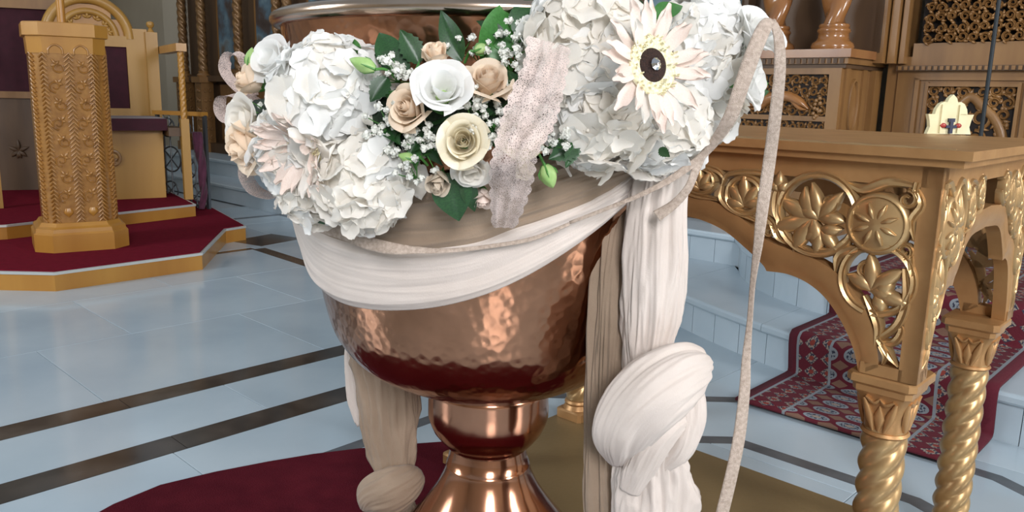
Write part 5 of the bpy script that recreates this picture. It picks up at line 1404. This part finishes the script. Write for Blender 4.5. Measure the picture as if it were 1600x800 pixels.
# pulpit
pa = radians(33)
Mpu = Matrix.Translation((-2.485, 4.56, 0.102)) @ Matrix.Rotation(pa, 4, 'Z')
pul = thing('pulpit', 'carved honey wood pulpit with rope mouldings standing on the crimson dais', 'pulpit', M=Mpu)
def chsq(w, c, z): return [(w, -w + c, z), (w, w - c, z), (w - c, w, z), (-w + c, w, z), (-w, w - c, z), (-w, -w + c, z), (-w + c, -w, z), (w - c, -w, z)]
mb = MB(); mb.loft([chsq(0.235, 0.085, 0), chsq(0.235, 0.085, 0.095), chsq(0.225, 0.08, 0.105), chsq(0.222, 0.08, 0.125), chsq(0.205, 0.075, 0.135), chsq(0.192, 0.07, 0.155)])
obj('base', mb.mesh('base', wood_y, smooth=False), pul, M=Matrix())
mb = MB(); mb.loft([chsq(0.180, 0.065, 0.15), chsq(0.180, 0.065, 1.12)])
shaft = obj('shaft', mb.mesh('shaft', wood_c, smooth=False), pul, M=Matrix())
mb = MB(); mb.loft([chsq(0.184, 0.066, 1.06), chsq(0.188, 0.066, 1.145), chsq(0.203, 0.071, 1.150), chsq(0.203, 0.071, 1.215), chsq(0.196, 0.068, 1.22)])
obj('cap', mb.mesh('cap', wood_y, smooth=False), pul, M=Matrix())
fp = {0: lambda s, z, h: (s, -0.180 - h, z), 1: lambda s, z, h: (0.180 + h, s, z)}
k2 = sqrt(0.5)
fp[2] = lambda s, z, h: (0.1475 + (s + h) * k2, -0.1475 + (s - h) * k2, z)
fp[3] = lambda s, z, h: (-0.1475 + (s - h) * k2, -0.1475 + (-s - h) * k2, z)
def rope(mb, f, s0, z0, z1, r_=0.013, turns=36, sg=1):
    n = turns
    for k in range(n):
        za = lerp(z0, z1, k / n); zb = lerp(z0, z1, (k + 1.15) / n)
        stroke(mb, f, [(s0 - r_ * 0.9 * sg, za), (s0, (za + zb) / 2), (s0 + r_ * 0.9 * sg, zb)], [r_ * 0.35, r_ * 0.45, r_ * 0.35], r_ * 0.9, n=4)
for fi, ropes in ((0, (-0.112, -0.012, 0.012, 0.100, 0.112)), (2, (-0.028, 0.03)), (3, (-0.028, 0.03)), (1, (-0.112, 0.0, 0.112))):
    for q, s0 in enumerate(ropes):
        mb = MB(); rope(mb, fp[fi], s0, 0.155, 1.06, 0.013, 40, 1 if q % 2 else -1)
        obj('rope_moulding', mb.mesh('rope_moulding', wood_c, angle=70), shaft, M=Matrix())
for fi in (0, 1):
    for sgn in (-1, 1):
        mb = MB(); c0 = sgn * 0.060
        for q in range(8):
            zc = 0.30 + q * 0.098
            ptcurl(mb, fp[fi], c0 + (0.012 if q % 2 else -0.012), zc, 0.032, 90 if q % 2 else 270, (1.2 if q % 2 else -1.2), 0.006, 0.012)
            palmette(mb, fp[fi], c0, zc + 0.015, 90 + (35 if q % 2 else -35), 0.042, 3, 110, 0.012, 0.18)
        stroke(mb, fp[fi], [(c0 - 0.034, 1.055), (c0 - 0.030, 1.085), (c0, 1.105), (c0 + 0.030, 1.085), (c0 + 0.034, 1.055)], 0.006, 0.012, n=16)
        obj('scroll_carving', mb.mesh('scroll_carving', wood_c, angle=60), shaft, M=Matrix())
        mb = MB()
        stroke(mb, fp[fi], [(c0, 0.185), (c0, 0.21), (c0, 0.235)], [0.002, 0.024, 0.016], 0.012, n=8)
        obj('heart_boss', mb.mesh('heart_boss', wood_y, angle=60), shaft, M=Matrix())
mb = MB(); mb.tube([(0.0, 0.05, 1.215), (0.0, 0.05, 1.38)], 0.022, 10); mb.box(-0.19, -0.02, -0.10, -0.06, 1.215, 1.222)
obj('book_rest_post', mb.mesh('book_rest_post', wood_y), pul, M=Matrix())

# throne
ta = radians(33)
Mth = Matrix.Translation((-2.85, 5.75, 0.192)) @ Matrix.Rotation(ta, 4, 'Z')
thr = thing('throne', 'wide honey wood throne with maroon velvet back and arched crest behind the pulpit', 'throne', M=Mth)
def tp(name, m_, *boxes, **kw):
    mb = MB()
    for b in boxes: mb.box(*b)
    return obj(name, mb.mesh(name, m_, smooth=False), thr, M=Matrix())
XR = 0.47; XL = -0.72
tp('seat_front', wood_yl, (-0.36, 0.30, 0.06, 0.09, 0.0, 0.50)); tp('seat_side', wood_yl, (0.30, 0.345, 0.06, 0.60, 0.0, 0.50)); tp('seat_side', wood_yl, (-0.40, -0.36, 0.06, 0.60, 0.0, 0.50))
tp('seat_cushion', velvet, (-0.40, 0.36, -0.06, 0.60, 0.50, 0.585))
tp('back_frame', wood_yl, (0.21, 0.36, 0.56, 0.62, 0.50, 1.24), (-0.42, -0.30, 0.56, 0.62, 0.5, 1.24), (-0.30, 0.21, 0.56, 0.62, 0.58, 0.64), (-0.30, 0.21, 0.56, 0.62, 1.10, 1.18))
tp('back_panel', velvet, (-0.30, 0.21, 0.58, 0.60, 0.63, 1.11))
tp('back_post', wood_yl, (0.345, 0.43, 0.53, 0.62, 0.0, 1.22))
mb = MB(); mb.lathe([(0.01, 1.22), (0.03, 1.22), (0.018, 1.24), (0.012, 1.25), (0.026, 1.265), (0.030, 1.28), (0.024, 1.297), (0.002, 1.305)], 14, (0.39, 0.575, 0))
obj('finial', mb.mesh('finial', wood_yl), thr, M=Matrix())
mb = MB()
ft_ = lambda s, z, h: (s, 0.585 - h, z)
cxx = -0.04
stroke(mb, ft_, arc(cxx, 1.16, 0.28, 0, 180, 16), 0.035, 0.03, n=32, back=1.0)
stroke(mb, ft_, arc(cxx, 1.16, 0.19, 0, 180, 16), 0.022, 0.02, n=32, back=1.0)
for q in range(7): palmette(mb, ft_, cxx + 0.14 * cos(radians(25 * q + 15)), 1.17 + 0.13 * sin(radians(25 * q + 15)), 25 * q + 15, 0.06, 3, 90, 0.012)
obj('arched_crest', mb.mesh('arched_crest', wood_yl, angle=50), thr, M=Matrix())
tp('crest_board', wood_y, (-0.30, 0.22, 0.59, 0.615, 1.17, 1.30), (-0.2, 0.12, 0.59, 0.615, 1.30, 1.40))
for sx_, nm in ((1, 'armrest'), (-1, 'armrest')):
    x_ = XR if sx_ > 0 else XL
    tp(nm, wood_y, (x_ - 0.035, x_ + 0.035, -0.14, 0.58, 1.06, 1.115))
    mb = MB(); mb.box(x_ - 0.028, x_ + 0.028, -0.128, -0.072, 0.0, 0.585)
    obj('arm_post', mb.mesh('arm_post', wood_yl, smooth=False), thr, M=Matrix())
    mb = MB(); rings = []
    for i in range(81):
        z = lerp(0.58, 1.065, i / 80)
        rings.append([(x_ + (0.021 + 0.005 * (abs(sin(2 * (a - z * 40))) - 0.5)) * cos(a), -0.10 + (0.021 + 0.005 * (abs(sin(2 * (a - z * 40))) - 0.5)) * sin(a), z) for a in [2 * pi * k / 20 for k in range(20)]])
    mb.loft(rings)
    obj('twisted_baluster', mb.mesh('twisted_baluster', wood_y, angle=80), thr, M=Matrix())
tp('arm_rail', wood_dark, (0.36, 0.47, -0.10, 0.30, 0.46, 0.52))
mb = MB(); fq = lambda s, z, h: (s, 0.06 - h, z)
stroke(mb, fq, arc(0.0, 0.30, 0.05, 0, 360, 12), 0.012, 0.012, n=24); palmette(mb, fq, 0.0, 0.27, 90, 0.06, 5, 180, 0.012)
obj('front_ornament', mb.mesh('front_ornament', wood_d), thr, M=Matrix())
# choir stall further left behind the pulpit
Mst = Matrix.Translation((-4.05, 6.15, 0.192)) @ Matrix.Rotation(radians(20), 4, 'Z')
stl = thing('choir_stall', 'shaded wooden choir stall with dark velvet back at the far left edge', 'stall', M=Mst)
def sp(name, m_, *b):
    mb = MB()
    for q in b: mb.box(*q)
    return obj(name, mb.mesh(name, m_, smooth=False), stl, M=Matrix())
sp('velvet_panel', velvet, (-0.8, 0.75, 0.0, 0.03, 0.75, 1.36)); sp('rail', wood_d, (-0.8, 0.8, -0.03, 0.03, 0.70, 0.75), (-0.8, 0.8, -0.03, 0.03, 1.36, 1.62))
sp('lower_panel', wood_dark, (-0.8, 0.8, -0.01, 0.03, 0.0, 0.70))  # dark wood puts the stall's shade into the colour, carving below too
mb = MB(); palmette(mb, lambda s, z, h: (s, -0.01 - h, z), 0.25, 0.30, 90, 0.09, 7, 360, 0.015)
obj('diamond_carving', mb.mesh('diamond_carving', wood_dark), stl, M=Matrix())

# railing with purple rope
Mrl = Matrix.Translation((-2.37, 6.08, 0.0)) @ Matrix.Rotation(radians(-24), 4, 'Z')
rl = thing('iron_railing', 'grey wrought iron railing with wooden top rail right of the throne', 'railing', M=Mrl)
mb = MB(); mb.box(-0.42, 0.08, -0.03, 0.03, 0.795, 0.825); obj('top_rail', mb.mesh('top_rail', wood_y, smooth=False), rl, M=Matrix())
for x_ in (-0.40, 0.075):
    mb = MB(); mb.box(x_ - 0.012, x_ + 0.012, -0.012, 0.012, 0.1025, 0.80); obj('post', mb.mesh('post', iron, smooth=False), rl, M=Matrix())
for x_ in (-0.34, -0.28, -0.16, -0.10, -0.04):
    mb = MB(); mb.tube([(x_, 0, 0.10), (x_, 0, 0.795)], 0.006, 8); obj('baluster', mb.mesh('baluster', iron), rl, M=Matrix())
for cx_, cz_, R_ in ((-0.28, 0.46, 0.095), (-0.11, 0.40, 0.075), (-0.30, 0.70, 0.07), (-0.13, 0.70, 0.06), (-0.30, 0.22, 0.07), (-0.02, 0.22, 0.07)):
    mb = MB(); mb.tube([(cx_ + R_ * cos(2 * pi * k / 24), 0, cz_ + R_ * sin(2 * pi * k / 24)) for k in range(25)], 0.006, 6)
    for a in (45, 135): mb.tube([(cx_ + R_ * cos(radians(a)), 0, cz_ + R_ * sin(radians(a))), (cx_ - R_ * cos(radians(a)), 0, cz_ - R_ * sin(radians(a)))], 0.005, 6)
    obj('scroll_ring', mb.mesh('scroll_ring', iron), rl, M=Matrix())
mb = MB(); mb.box(-0.41, 0.08, -0.01, 0.01, 0.115, 0.130); obj('bottom_rail', mb.mesh('bottom_rail', iron, smooth=False), rl, M=Matrix())
mb = MB()
P = catmull([(-2.3518, 6.0000, 0.6817), (-2.3307, 6.0000, 0.5461), (-2.3204, 6.0000, 0.3805), (-2.3184, 6.0000, 0.2370), (-2.3346, 6.0000, 0.1111)], 40)
rings = []
for i, p in enumerate(P):
    t = i / 40
    rings.append([p + Vector(((0.028 + 0.009 * sin(3 * a + t * 16)) * cos(a) * (1.2 - 0.55 * t), (0.028 + 0.009 * sin(3 * a + t * 16)) * sin(a), 0)) for a in [2 * pi * k / 20 for k in range(20)]])
mb.loft(rings)
tag(mb.build('velvet_rope', purple, None, angle=90), 'purple velvet rope hanging down on the iron railing', 'rope')
